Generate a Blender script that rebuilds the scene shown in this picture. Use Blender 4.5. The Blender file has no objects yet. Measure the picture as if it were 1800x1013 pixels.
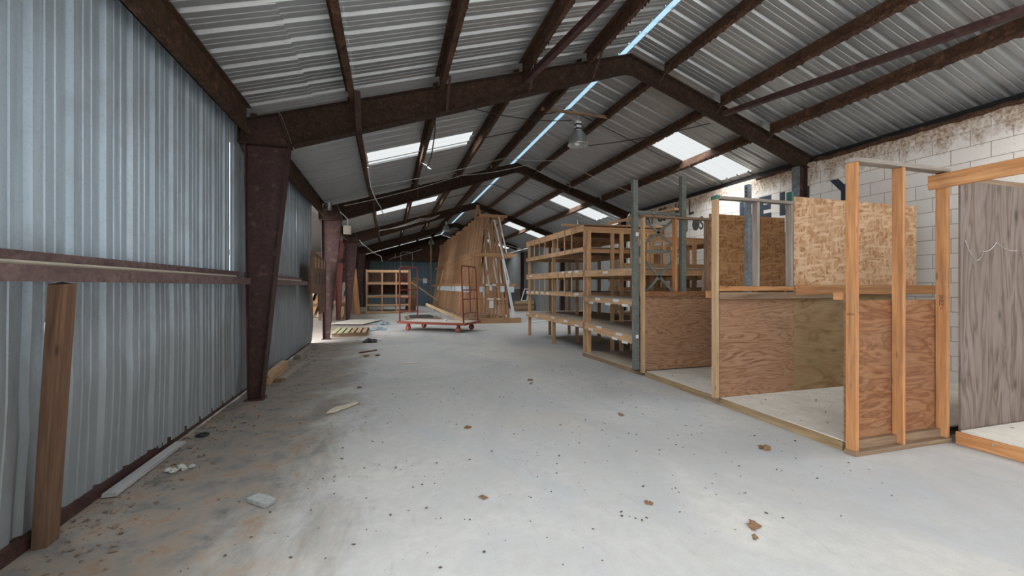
import bpy, math, random
from mathutils import Vector, Matrix
random.seed(7)
PI = math.pi
S = bpy.context.scene
COL = S.collection
V3 = Vector

# ------------------------------------------------------------------ materials
class NT:
    def __init__(s, name):
        s.m = bpy.data.materials.new(name); s.m.use_nodes = True
        s.t = s.m.node_tree; s.n = s.t.nodes; s.n.clear()
        s.out = s.n.new('ShaderNodeOutputMaterial')
        s.b = s.n.new('ShaderNodeBsdfPrincipled')
        s.t.links.new(s.b.outputs[0], s.out.inputs[0])
    def L(s, a, b): s.t.links.new(a, b)
    def put(s, sock, v):
        if hasattr(v, 'is_linked') or isinstance(v, bpy.types.NodeSocket): s.L(v, sock)
        else: sock.default_value = v
    def gc(s):
        a = s.n.new('ShaderNodeAttribute'); a.attribute_name = 'gc'; return a.outputs['Vector']
    def map(s, v, sc=(1, 1, 1), rot=(0, 0, 0), loc=(0, 0, 0)):
        m = s.n.new('ShaderNodeMapping'); s.L(v, m.inputs[0])
        m.inputs['Scale'].default_value = sc; m.inputs['Rotation'].default_value = rot; m.inputs['Location'].default_value = loc
        return m.outputs[0]
    def noise(s, v, scale=5, detail=4, rough=.55, dist=0):
        n = s.n.new('ShaderNodeTexNoise'); s.L(v, n.inputs['Vector'])
        n.inputs['Scale'].default_value = scale; n.inputs['Detail'].default_value = detail
        n.inputs['Roughness'].default_value = rough; n.inputs['Distortion'].default_value = dist
        return n.outputs[0]
    def voro(s, v, scale=5, out='Distance', feature='F1'):
        n = s.n.new('ShaderNodeTexVoronoi'); n.feature = feature; s.L(v, n.inputs['Vector']); n.inputs['Scale'].default_value = scale
        return n.outputs[out]
    def ramp(s, f, stops, interp='LINEAR'):
        r = s.n.new('ShaderNodeValToRGB'); s.L(f, r.inputs[0]); e = r.color_ramp.elements; r.color_ramp.interpolation = interp
        while len(e) < len(stops): e.new(.5)
        for i, (p, c) in enumerate(stops):
            e[i].position = p
            e[i].color = (c, c, c, 1) if isinstance(c, (int, float)) else (*c, 1)
        return r.outputs[0]
    def mix(s, f, a, b, mode='MIX'):
        m = s.n.new('ShaderNodeMix'); m.data_type = 'RGBA'; m.blend_type = mode
        s.put(m.inputs[0], f)
        for i, x in ((6, a), (7, b)):
            s.put(m.inputs[i], (*x, 1) if isinstance(x, tuple) and len(x) == 3 else x)
        return m.outputs[2]
    def math(s, op, a, b=0.0, c=0.0):
        m = s.n.new('ShaderNodeMath'); m.operation = op
        s.put(m.inputs[0], a); s.put(m.inputs[1], b); s.put(m.inputs[2], c); return m.outputs[0]
    def sep(s, v):
        n = s.n.new('ShaderNodeSeparateXYZ'); s.L(v, n.inputs[0]); return n.outputs
    def comb(s, x, y, z=0.0):
        n = s.n.new('ShaderNodeCombineXYZ')
        for i, q in enumerate((x, y, z)): s.put(n.inputs[i], q)
        return n.outputs[0]
    def rand(s):
        return s.n.new('ShaderNodeObjectInfo').outputs['Random']
    def bump(s, h, strength=.3, dist=.01):
        b = s.n.new('ShaderNodeBump'); b.inputs['Strength'].default_value = strength; b.inputs['Distance'].default_value = dist
        s.L(h, b.inputs['Height']); s.L(b.outputs[0], s.b.inputs['Normal'])
    def done(s, col, rough=.7, metal=0.0, spec=.5):
        s.put(s.b.inputs['Base Color'], (*col, 1) if isinstance(col, tuple) and len(col) == 3 else col)
        s.put(s.b.inputs['Roughness'], rough); s.put(s.b.inputs['Metallic'], metal)
        s.b.inputs['Specular IOR Level'].default_value = spec
        return s.m

def wood(name, lo, mid, hi, var=.25, dirt=.3):
    t = NT(name); g = t.gc()
    n1 = t.noise(t.map(g, (.9, 16, 16)), 1.6, 5, .6, .6)
    n2 = t.noise(t.map(g, (4, 150, 150)), 1.0, 3, .6)
    c = t.ramp(n1, [(.3, lo), (.5, mid), (.72, hi)])
    c = t.mix(t.ramp(n2, [(.35, .35), (.65, 0.)]), c, tuple(x * .6 for x in lo))
    kn = t.voro(t.map(g, (2.2, 9, 9)), 1.0)
    c = t.mix(t.ramp(kn, [(.05, .8), (.12, 0.)]), c, tuple(x * .35 for x in lo))
    d = t.noise(g, 2.3, 5, .7)
    c = t.mix(t.ramp(d, [(.45, 0.), (.75, dirt)]), c, (.16, .13, .11))
    r = t.rand()
    c = t.mix(t.math('MULTIPLY', r, var), c, tuple(x * .5 + .04 for x in lo))
    t.bump(n2, .12, .002)
    return t.done(c, .72, 0, .25)

def plyw(name, lo, mid, hi, sc=(.55, 3.6, 3.6), bands=9.0, knots=.0, swirl=.8):
    t = NT(name); g = t.gc()
    n = t.noise(t.map(g, sc), 1.5, 3, .5, swirl)
    b = t.math('FRACT', t.math('MULTIPLY', n, bands))
    c = t.ramp(b, [(0., lo), (.15, mid), (.6, hi), (.9, mid), (1., lo)])
    big = t.noise(t.map(g, (.5, 1.3, 1.3)), 2., 3, .6)
    c = t.mix(t.ramp(big, [(.35, 0.), (.7, .55)]), c, mid)
    fine = t.noise(t.map(g, (6, 220, 220)), 1., 2, .6)
    c = t.mix(t.ramp(fine, [(.35, .3), (.65, 0.)]), c, tuple(x * .55 for x in lo))
    if knots:
        kv = t.voro(t.map(g, (2.3, 5.2, 5.2)), 1.0)
        c = t.mix(t.ramp(kv, [(.07, knots), (.15, .25), (.3, 0.)]), c, tuple(x * .4 for x in lo))
    dd = t.noise(g, 1.7, 5, .7)
    c = t.mix(t.ramp(dd, [(.5, 0.), (.8, .35)]), c, (.2, .17, .14))
    t.bump(fine, .08, .001)
    return t.done(c, .7, 0, .25)

def osb(name, lo, mid, hi):
    t = NT(name); g = t.gc()
    acc = None
    for i, (rot, sc) in enumerate(((.75, (7, 34, 4)), (-.9, (8, 40, 4)), (1.5, (8, 36, 4)), (-.1, (7, 30, 4)))):
        v = t.map(t.map(g, (1, 1, 1), (0, 0, rot), (i * 3.1, i * 1.7, 0)), sc)
        n = t.n.new('ShaderNodeTexVoronoi'); t.L(v, n.inputs['Vector']); n.inputs['Scale'].default_value = 1.0
        x = t.sep(n.outputs['Color'])[0]
        acc = x if acc is None else t.math('MAXIMUM', t.math('MULTIPLY', acc, .93), x) if i % 2 else t.math('MULTIPLY', t.math('ADD', acc, x), .5)
    c = t.ramp(acc, [(.28, lo), (.52, mid), (.85, hi)])
    n2 = t.noise(t.map(g, (1, 1, 1)), 3, 5, .7)
    c = t.mix(t.ramp(n2, [(.4, 0.), (.75, .4)]), c, lo)
    sp = t.voro(g, 14)
    c = t.mix(t.ramp(sp, [(.05, .7), (.1, 0.)]), c, tuple(x * .3 for x in lo))
    t.bump(acc, .15, .002)
    return t.done(c, .6, 0, .3)

def rusty(name, base, rust, amt=.5, rough=.8, scale=5, bumpy=.5):
    t = NT(name); g = t.gc()
    n = t.noise(g, scale, 8, .7, .4)
    c = t.mix(t.ramp(n, [(.5 - amt * .35, 0.), (.72 - amt * .2, 1.)]), base, rust)
    n2 = t.noise(g, scale * 7, 4, .7)
    c = t.mix(t.ramp(n2, [(.35, .55), (.6, 0.)]), c, tuple(x * .35 for x in base))
    n3 = t.noise(g, scale * 2.3, 5, .6)
    c = t.mix(t.ramp(n3, [(.57, 0.), (.72, .6)]), c, tuple(min(1, x * 1.8 + .02) for x in rust))
    t.bump(t.math('ADD', n2, n), bumpy, .012)
    return t.done(c, rough, .1, .3)

def plain(name, col, rough=.6, metal=0.0, var=.25, scale=8, spec=.4):
    t = NT(name); g = t.gc()
    n = t.noise(g, scale, 5, .65)
    c = t.mix(t.ramp(n, [(.35, var), (.65, 0.)]), col, tuple(x * .45 for x in col))
    return t.done(c, rough, metal, spec)

M = {}
M['lumber'] = wood('fir lumber', (.36, .15, .055), (.54, .25, .10), (.68, .37, .17))
M['sillwood'] = wood('dirty sill lumber', (.24, .15, .07), (.36, .25, .14), (.47, .35, .21), .2, .5)
M['palegrey'] = wood('pale grey painted plank', (.34, .34, .34), (.46, .46, .46), (.56, .56, .56), .1)
M['postwood'] = wood('dark brown post', (.10, .055, .034), (.18, .098, .058), (.28, .16, .092))
M['shelfwood'] = wood('shelf lumber', (.48, .255, .13), (.69, .42, .23), (.82, .57, .36))
M['pale'] = wood('pale lumber', (.40, .24, .13), (.56, .37, .21), (.68, .48, .30))
M['oldwood'] = wood('weathered lumber', (.17, .10, .06), (.28, .18, .11), (.38, .27, .18))
M['greywood'] = wood('grey lumber', (.22, .18, .15), (.34, .29, .25), (.45, .40, .36))
M['rackwood'] = wood('brown rack lumber', (.34, .17, .085), (.54, .30, .16), (.70, .45, .27), .5)
M['armwood'] = wood('orange brown arms', (.36, .18, .085), (.54, .29, .145), (.66, .40, .22), .4)
M['plyold'] = plyw('weathered brown board', (.12, .065, .04), (.18, .105, .07), (.25, .16, .115), bands=6)
M['ply'] = plyw('plywood red grain', (.19, .083, .043), (.34, .18, .10), (.44, .27, .17), bands=10, swirl=1.3)
M['plydark'] = plyw('plywood dark', (.22, .12, .055), (.30, .19, .09), (.36, .25, .13), sc=(.6, 2.2, 2.2), bands=5, knots=.9)
M['plybrown'] = plyw('plywood brown', (.145, .058, .027), (.24, .105, .048), (.34, .175, .088), sc=(.8, 3, 3), bands=5, swirl=2.)
M['plygrey'] = plyw('plywood grey', (.095, .068, .055), (.165, .122, .102), (.24, .197, .177), sc=(.5, 3.4, 3.4), bands=6, knots=.85, swirl=.8)
M['deck'] = plain('dusty deck plywood', (.44, .37, .30), .85, 0, .3, 3)
M['deckpale'] = plain('dusty platform floor', (.58, .53, .47), .9, 0, .35, 5)
M['osb'] = osb('strand board bright', (.34, .165, .075), (.49, .28, .145), (.66, .45, .29))
M['osbdark'] = osb('strand board dark', (.25, .105, .04), (.36, .17, .07), (.50, .28, .13))
M['frame'] = rusty('brown primer steel', (.042, .024, .021), (.075, .036, .022), .35, .75, 4, .25)
M['primer'] = rusty('maroon primer steel', (.058, .030, .029), (.085, .042, .035), .35, .6, 3, .12)
M['nest'] = rusty('rust crusted steel', (.027, .015, .012), (.078, .043, .026), .5, .9, 13, 1.0)
M['purlin'] = rusty('rusted purlin steel', (.040, .023, .017), (.125, .062, .034), .55, .9, 5, .8)
M['girt'] = rusty('maroon girt steel', (.17, .11, .11), (.22, .15, .14), .4, .55, 3, .12)
M['eave'] = rusty('rusted eave steel', (.040, .024, .018), (.11, .055, .030), .5, .9, 6, .8)
M['redpaint'] = rusty('red painted steel', (.42, .06, .04), (.20, .06, .04), .45, .5, 7, .15)
M['redold'] = rusty('red oxide steel', (.20, .05, .045), (.15, .055, .04), .4, .6, 4, .15)
M['pink'] = plain('faded red steel', (.45, .10, .10), .5)
M['greysteel'] = rusty('grey green rack steel', (.20, .23, .21), (.16, .15, .13), .35, .55, 6, .15)
M['bluesteel'] = rusty('blue grey column steel', (.22, .27, .31), (.14, .10, .08), .3, .5, 4, .15)
M['green'] = plain('green painted steel', (.05, .14, .11), .5)
M['white'] = plain('white paint', (.74, .75, .76), .5, 0, .2)
M['label'] = plain('white paper label', (.72, .73, .74), .6, 0, .15, 30)
M['bluelabel'] = plain('pale blue paper tag', (.60, .68, .74), .6, 0, .15, 20)
M['ink'] = plain('dark ink', (.03, .03, .035), .7)
M['paint'] = plain('faded dark blue paint', (.045, .06, .085), .8, 0, .5, 9)
M['oldpaint'] = plain('worn grey paint', (.10, .10, .10), .9, 0, .6, 14)
M['galv'] = plain('dull aluminium', (.50, .51, .50), .42, .75, .3, 5)
M['lampglass'] = plain('lamp lens', (.75, .74, .70), .25, .3, .1)
M['cable'] = plain('pale cable', (.55, .55, .53), .6)
M['darkcable'] = plain('dark cable', (.03, .027, .025), .7)
M['rubber'] = plain('caster rubber', (.30, .09, .06), .7)
M['black'] = plain('black plastic', (.015, .015, .017), .5)
M['cream'] = plain('cream plastic', (.55, .50, .40), .6)
M['paper'] = plain('dirty cardboard', (.60, .52, .40), .85, 0, .35, 14)
M['block'] = plain('chipped concrete block', (.36, .37, .36), .9, 0, .5, 30)
M['leaf'] = plain('dry leaf', (.20, .11, .055), .85, 0, .5, 30)
M['crumb'] = plain('dark crumbs', (.085, .062, .045), .9, 0, .4, 9)
M['dirt'] = plain('reddish dirt', (.22, .155, .11), .95, 0, .6, 5)
M['rubble'] = plain('pale rubble', (.5, .5, .47), .9, 0, .4, 14)
M['cloth'] = plain('blue grey plastic sheet', (.22, .28, .31), .6, 0, .4, 12)
M['moss'] = plain('mossy pallet wood', (.26, .24, .13), .9, 0, .4, 6)

def m_metal(name, a, b, rough, along, metal=.35, dirt=(.17, .15, .13), damt=.35, low=0):
    t = NT(name); g = t.gc()
    sc = (1, 1, 1)
    st = t.noise(t.map(g, (9, 9, .4) if along == 'z' else (.12, 7, .12)), 1.4, 3, .5)
    c = t.mix(t.ramp(st, [(.3, 0.), (.7, 1.)]), a, b)
    n = t.noise(g, 1.6, 7, .7)
    c = t.mix(t.ramp(n, [(.48, 0.), (.74, damt)]), c, dirt)
    sp = t.noise(g, 60, 2, .6)
    c = t.mix(t.ramp(sp, [(.33, .25), (.45, 0.)]), c, tuple(x * .6 for x in a))
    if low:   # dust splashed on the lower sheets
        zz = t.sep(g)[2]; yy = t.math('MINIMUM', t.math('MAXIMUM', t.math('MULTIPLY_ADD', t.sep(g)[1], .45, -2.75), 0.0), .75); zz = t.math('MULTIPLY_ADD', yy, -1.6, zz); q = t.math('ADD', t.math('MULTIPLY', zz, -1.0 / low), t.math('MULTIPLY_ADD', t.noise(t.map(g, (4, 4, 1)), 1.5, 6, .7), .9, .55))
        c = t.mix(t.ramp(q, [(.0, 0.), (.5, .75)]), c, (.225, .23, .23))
    return t.done(c, t.math('MULTIPLY_ADD', n, .2, rough - .1), metal, .4)
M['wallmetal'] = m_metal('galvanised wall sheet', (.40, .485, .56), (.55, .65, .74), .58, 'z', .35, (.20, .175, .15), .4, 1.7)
M['roofmetal'] = m_metal('galvanised roof sheet', (.36, .37, .375), (.375, .385, .39), .38, 'x', .5, (.24, .23, .22), .2)
M['greywall'] = m_metal('grey rear wall sheet', (.17, .18, .18), (.25, .26, .26), .6, 'z', .15)
M['farmetal'] = m_metal('blue green wall sheet', (.10, .145, .165), (.145, .195, .22), .6, 'z', .1)
M['doormetal'] = m_metal('blue green door sheet', (.075, .12, .15), (.11, .17, .205), .55, 'z', .1)
M['darkwall'] = rusty('rust brown gable sheet', (.075, .045, .035), (.15, .075, .045), .45, .85, 3, .2)

def m_floor():
    t = NT('concrete floor'); g = t.gc(); x, y, z = t.sep(g)
    big = t.noise(t.map(g, (.55, .35, 1)), 1.0, 5, .6, .8)
    c = t.ramp(big, [(.32, (.345, .345, .345)), (.5, (.435, .425, .41)), (.68, (.52, .495, .46))])
    blue = t.noise(t.map(g, (.8, .5, 1), (0, 0, .4), (5, 3, 0)), 1.1, 4, .6, 1.2)
    c = t.mix(t.ramp(blue, [(.5, 0.), (.72, .55)]), c, (.36, .38, .41))
    yel = t.noise(t.map(g, (.6, .5, 1), (0, 0, 0), (11, 7, 0)), .9, 4, .6)
    c = t.mix(t.ramp(yel, [(.52, 0.), (.75, .5)]), c, (.46, .385, .30))
    mot = t.noise(g, 9, 6, .75)
    c = t.mix(t.ramp(mot, [(.35, .5), (.6, 0.)]), c, (.34, .32, .30))
    fine = t.noise(g, 120, 3, .7)
    c = t.mix(t.ramp(fine, [(.3, .35), (.5, 0.)]), c, (.28, .26, .24))
    scuff = t.noise(t.map(g, (5, .9, 1), (0, 0, .25)), 1.6, 5, .75, 1.5)
    c = t.mix(t.ramp(scuff, [(.57, 0.), (.72, .45)]), c, (.30, .295, .295))
    # soil tracked along the metal wall on the left
    wob = t.noise(t.map(g, (.9, .55, 1)), 1.3, 6, .7, .6)
    d = t.math('ADD', t.math('MULTIPLY', x, -.95), t.math('MULTIPLY_ADD', wob, 2.6, -1.48))
    far = t.math('SMOOTHSTEP', 9.0, 14.0, y) if False else 0.0
    mask = t.ramp(d, [(.02, 0.), (.75, .93)])
    soil = t.ramp(t.noise(g, 4.5, 6, .7), [(.3, (.105, .092, .084)), (.44, (.185, .165, .15)), (.56, (.25, .20, .16)), (.64, (.24, .15, .10)), (.74, (.30, .28, .26))])
    c = t.mix(mask, c, soil)
    t.bump(t.math('ADD', t.math('MULTIPLY', mot, .5), fine), .12, .004)
    return t.done(c, t.ramp(mot, [(.3, .62), (.7, .85)]), 0, .3)
M['floor'] = m_floor()

def m_blocks():
    t = NT('painted block wall'); g = t.gc(); x, y, z = t.sep(g)
    uv = t.comb(t.math('ADD', y, -3.5 + 8 * .4385 + .22), t.math('ADD', z, -.013), 0.0)
    br = t.n.new('ShaderNodeTexBrick'); t.L(uv, br.inputs['Vector'])
    br.offset = .5; br.offset_frequency = 2
    br.inputs['Scale'].default_value = 1.0; br.inputs['Mortar Size'].default_value = .0055
    br.inputs['Mortar Smooth'].default_value = .3; br.inputs['Brick Width'].default_value = .4385; br.inputs['Row Height'].default_value = .22
    br.inputs['Color1'].default_value = (.86, .805, .76, 1); br.inputs['Color2'].default_value = (.91, .865, .82, 1); br.inputs['Mortar'].default_value = (.42, .34, .28, 1)
    c = br.outputs['Color']
    n = t.noise(g, 1.4, 6, .65)
    c = t.mix(t.ramp(n, [(.48, 0.), (.78, .3)]), c, (.62, .55, .48))
    fl = t.noise(g, 38, 4, .7)
    c = t.mix(t.ramp(fl, [(.64, 0.), (.70, .6)]), c, (.25, .17, .12))
    # rust wash from the roof joint: stains with their own ragged shape
    rn = t.noise(t.map(g, (1, 3.2, 1.6)), 1.5, 7, .75, .5)
    h = t.math('ADD', t.math('MULTIPLY_ADD', z, 1.8, -6.42), t.math('MULTIPLY_ADD', rn, 2.2, -1.1))
    c = t.mix(t.ramp(h, [(-.05 + .05, 0.), (.45, .9)]), c, t.mix(t.ramp(t.noise(g, 24, 5, .75), [(.4, 0.), (.58, 1.)]), (.22, .10, .05), (.62, .53, .42)))
    hb = t.math('ADD', br.outputs['Fac'], 0.0)
    t.bump(t.math('MULTIPLY_ADD', hb, -1.0, t.math('MULTIPLY', fl, .25)), .55, .006)
    return t.done(c, .8, 0, .3)
M['blocks'] = m_blocks()

def m_sky(name, tint, tr=.85, tl=(.85, .88, .9)):
    t = NT(name)
    a = t.n.new('ShaderNodeBsdfTransparent'); a.inputs[0].default_value = (*tint, 1)
    b = t.n.new('ShaderNodeBsdfTranslucent'); b.inputs[0].default_value = (*tl, 1)
    x = t.n.new('ShaderNodeMixShader'); x.inputs[0].default_value = tr
    t.L(b.outputs[0], x.inputs[1]); t.L(a.outputs[0], x.inputs[2]); t.L(x.outputs[0], t.out.inputs[0])
    return t.m
M['skylight'] = m_sky('clear roof panel', (.97, .98, .98), .994)
M['ridge'] = m_sky('blue ridge strip', (.02, .03, .04), .3, (.055, .080, .095))

# ------------------------------------------------------------------ geometry
class MB:
    def __init__(s): s.v = []; s.f = []; s.g = []
    def add(s, vs, fs, gs=None):
        o = len(s.v); s.v += [V3(v) for v in vs]; s.f += [[i + o for i in f] for f in fs]
        if gs is None:
            r = V3((0, 0, 0)); gs = [V3(v) + r for v in vs]
        s.g += [V3(q) for q in gs]; return s
    def board(s, p0, p1, w, t, up=(0, 0, 1), off=None):
        p0, p1, up = V3(p0), V3(p1), V3(up); d = (p1 - p0); Ln = d.length; d.normalize()
        u = up - d * up.dot(d)
        if u.length < 1e-4: u = V3((1, 0, 0)) - d * d.x
        if u.length < 1e-4: u = V3((0, 1, 0))
        u.normalize(); n = d.cross(u)
        r = V3((random.uniform(0, 50), random.uniform(0, 50), random.uniform(0, 50))) if off is None else V3(off)
        vs, gs = [], []
        for a in (0, 1):
            for b, c in ((-1, -1), (1, -1), (1, 1), (-1, 1)):
                vs.append(p0 + d * (Ln * a) + u * (b * w / 2) + n * (c * t / 2)); gs.append(r + V3((Ln * a, b * w / 2, c * t / 2)))
        return s.add(vs, [(0, 3, 2, 1), (4, 5, 6, 7), (0, 1, 5, 4), (1, 2, 6, 5), (2, 3, 7, 6), (3, 0, 4, 7)], gs)
    def box(s, x0, x1, y0, y1, z0, z1, ax=None):
        x0, x1 = sorted((x0, x1)); y0, y1 = sorted((y0, y1)); z0, z1 = sorted((z0, z1))
        dx, dy, dz = x1 - x0, y1 - y0, z1 - z0
        if ax is None: ax = 'xyz'[max(range(3), key=lambda i: (dx, dy, dz)[i])]
        cx, cy, cz = (x0 + x1) / 2, (y0 + y1) / 2, (z0 + z1) / 2
        if ax == 'x': return s.board((x0, cy, cz), (x1, cy, cz), dz, dy)
        if ax == 'y': return s.board((cx, y0, cz), (cx, y1, cz), dz, dx)
        return s.board((cx, cy, z0), (cx, cy, z1), dx, dy, (1, 0, 0))
    def tube(s, pts, r, n=8, cap=True):
        pts = [V3(p) for p in pts]; o = len(s.v); m = len(pts)
        ref = V3((0, 0, 1)); vs = []
        for i, p in enumerate(pts):
            d = (pts[min(i + 1, m - 1)] - pts[max(i - 1, 0)]).normalized()
            a = ref - d * ref.dot(d)
            if a.length < .05: a = V3((1, 0, 0)) - d * d.x
            a.normalize(); ref = a; b = d.cross(a); rr = r[i] if isinstance(r, (list, tuple)) else r
            vs += [p + (a * math.cos(2 * PI * k / n) + b * math.sin(2 * PI * k / n)) * rr for k in range(n)]
        fs = [(i * n + k, i * n + (k + 1) % n, (i + 1) * n + (k + 1) % n, (i + 1) * n + k) for i in range(m - 1) for k in range(n)]
        if cap: fs += [tuple(range(n))[::-1], tuple(range((m - 1) * n, m * n))]
        return s.add(vs, fs)
    def lathe(s, prof, c, n=24, axis='z'):
        c = V3(c); vs = []
        for r, h in prof:
            for k in range(n):
                a = 2 * PI * k / n; p = (r * math.cos(a), r * math.sin(a), h)
                if axis == 'x': p = (p[2], p[0], p[1])
                if axis == 'y': p = (p[1], p[2], p[0])
                vs.append(c + V3(p))
        m = len(prof)
        return s.add(vs, [(i * n + k, i * n + (k + 1) % n, (i + 1) * n + (k + 1) % n, (i + 1) * n + k) for i in range(m - 1) for k in range(n)])
    def prism(s, poly, axis, a, b):
        # poly: 2-D outline in the plane across `axis`; extruded from a to b
        def P(q, t): return {'x': (t, q[0], q[1]), 'y': (q[0], t, q[1]), 'z': (q[0], q[1], t)}[axis]
        n = len(poly)
        return s.add([P(q, a) for q in poly] + [P(q, b) for q in poly],
                     [tuple(range(n))[::-1], tuple(range(n, 2 * n))] + [(i, (i + 1) % n, n + (i + 1) % n, n + i) for i in range(n)])
    def blob(s, c, r, sz=.5, n=7, seed=0):
        rr = random.Random(seed); c = V3(c); vs = []; m = 4
        for i in range(m + 1):
            th = PI * i / m
            for k in range(n):
                a = 2 * PI * k / n; q = r * (.7 + .6 * rr.random())
                vs.append(c + V3((math.sin(th) * math.cos(a) * q, math.sin(th) * math.sin(a) * q, math.cos(th) * r * sz)))
        return s.add(vs, [(i * n + k, i * n + (k + 1) % n, (i + 1) * n + (k + 1) % n, (i + 1) * n + k) for i in range(m) for k in range(n)])
    def mesh(s, name, mat, org=(0, 0, 0)):
        o = V3(org); me = bpy.data.meshes.new(name)
        me.from_pydata([v - o for v in s.v], [], s.f); me.update()
        at = me.attributes.new('gc', 'FLOAT_VECTOR', 'POINT')
        at.data.foreach_set('vector', [c for q in s.g for c in q])
        me.materials.append(M[mat]); return me

def tag(o, label=None, cat=None, group=None, kind=None):
    for k, v in (('label', label), ('category', cat), ('group', group), ('kind', kind)):
        if v: o[k] = v
    return o
def thing(name, label, cat, loc=(0, 0, 0), rz=0, group=None):
    o = bpy.data.objects.new(name, None); COL.objects.link(o); o.empty_display_size = .1
    o.location = loc; o.rotation_euler = (0, 0, rz); return tag(o, label, cat, group)
def fin(o, bev=0, smooth=False):
    if bev:
        b = o.modifiers.new('edge', 'BEVEL'); b.width = bev; b.segments = 2; b.limit_method = 'ANGLE'
    if smooth: o.data.shade_smooth()
    return o
def part(name, mb, mat, parent, label=None, local=False, bev=0, smooth=False, kind=None):
    """a part; world coordinates unless local"""
    org = (0, 0, 0)
    if not local:
        org = V3((0, 0, 0)); p = parent
        while p: org += p.location; p = p.parent
    o = bpy.data.objects.new(name, mb.mesh(name, mat, org)); COL.objects.link(o); o.parent = parent
    return fin(tag(o, label, kind=kind), bev, smooth)
def single(name, mb, mat, label, cat, group=None, kind=None, bev=0, smooth=False, org=None):
    if org is None:
        n = len(mb.v); org = sum(mb.v, V3()) / n; org.z = min(v.z for v in mb.v)
    o = bpy.data.objects.new(name, mb.mesh(name, mat, org)); COL.objects.link(o); o.location = org
    return fin(tag(o, label, cat, group, kind), bev, smooth)
def struct(name, mb, mat, parent=None, bev=0, smooth=False):
    o = bpy.data.objects.new(name, mb.mesh(name, mat)); COL.objects.link(o); o.parent = parent
    if not parent: o['kind'] = 'structure'
    return fin(o, bev, smooth)
def B(*a, **k): return MB().board(*a, **k)
def X(*a, **k): return MB().box(*a, **k)
def T(*a, **k): return MB().tube(*a, **k)

# ------------------------------------------------------------------ shell
RX, RZ, SL, SR = 3.93, 5.58, .304, .341          # ridge position and the two roof slopes
XL, XR, YN, YF = -1.9, 8.1, -5.0, 33.0
def roof(x): return RZ - SL * (RX - x) if x < RX else RZ - SR * (x - RX)
FR = [6.285, 12.8, 19.3, 25.8, 32.3]

struct('floor', MB().add([(-9, -12, 0), (12, -12, 0), (12, 40, 0), (-9, 40, 0)], [(0, 1, 2, 3)]), 'floor')

PITCH = .325
def rib_profile(y0, y1, rib=.034, ph=0.0, w=.05):
    """panel profile along the sheet: (distance, height) with one trapezoid rib per pitch and two small stiffeners"""
    pts = []; k = math.floor((y0 - ph) / PITCH) - 1
    while ph + k * PITCH < y1 + PITCH:
        b = ph + k * PITCH
        for d, h in ((-.042, 0), (-.02, rib), (.02, rib), (.042, 0), (.108, 0), (.114, .006), (.128, .006), (.134, 0), (.19, 0), (.196, .006), (.21, .006), (.216, 0)):
            pts.append((b + d, h))
        k += 1
    pts = [p for p in pts if y0 < p[0] < y1]
    return [(y0, 0)] + pts + [(y1, 0)]
def roof_strip(mb, xa, xb, y0, y1, holes=(), dz=0, ph=0.0, take=None):
    pr = rib_profile(y0, y1, ph=ph)
    cuts = sorted(set([y for h in holes for y in h]))
    if cuts:
        ext = []
        for c in cuts:
            for i in range(len(pr) - 1):
                if pr[i][0] < c < pr[i + 1][0]:
                    f = (c - pr[i][0]) / (pr[i + 1][0] - pr[i][0]); ext.append((c, pr[i][1] * (1 - f) + pr[i + 1][1] * f))
        pr = sorted(pr + ext)
    vs, fs = [], []
    for y, h in pr: vs += [(xa, y, roof(xa) + h + dz), (xb, y, roof(xb) + h + dz)]
    for i in range(len(pr) - 1):
        mid = (pr[i][0] + pr[i + 1][0]) / 2
        inside = any(a < mid < b for a, b in holes)
        if inside == bool(take): fs.append((2 * i, 2 * i + 1, 2 * i + 3, 2 * i + 2))
    mb.add(vs, fs)
LH = [(-3.9, -2.95), (2.65, 3.6), (9.15, 10.09), (16.05, 17.0), (22.6, 23.5), (29.0, 29.9)]
RH = [(-4.9, -4.0), (1.55, 2.4), (7.7, 8.62), (14.25, 15.3), (20.9, 21.9), (27.7, 28.7)]
rf = MB()
roof_strip(rf, -2.2, -.99, YN, YF, ph=.012); roof_strip(rf, -1.062, -.43, YN, YF, dz=.007)
roof_strip(rf, -.43, 1.8, YN, YF, LH, .004); roof_strip(rf, 1.8, RX - .05, YN, YF, dz=.004)
roof_strip(rf, RX + .05, 6.03, YN, YF); roof_strip(rf, 6.03, 8.06, YN, YF, RH); roof_strip(rf, 8.06, 8.8, YN, YF)
struct('ceiling', rf, 'roofmetal')
k = 0
for (xa, xb, H) in ((-.43, 1.8, LH), (6.03, 8.06, RH)):
    for h in H:
        k += 1; mb = MB(); roof_strip(mb, xa, xb, h[0], h[1], [h], .004, take=True)
        struct('window_%d' % k, mb, 'skylight')
rs = MB()
for i in range(36):
    y0 = YN + (YF - YN) * i / 36; y1 = YN + (YF - YN) * (i + 1) / 36; w = .078 + random.uniform(-.008, .012)
    rs.add([(RX - w, y0, RZ - .012), (RX + w, y0, RZ - .012), (RX + w, y1, RZ - .012), (RX - w, y1, RZ - .012)], [(0, 1, 2, 3)])
struct('trim_1', rs, 'ridge')

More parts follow.
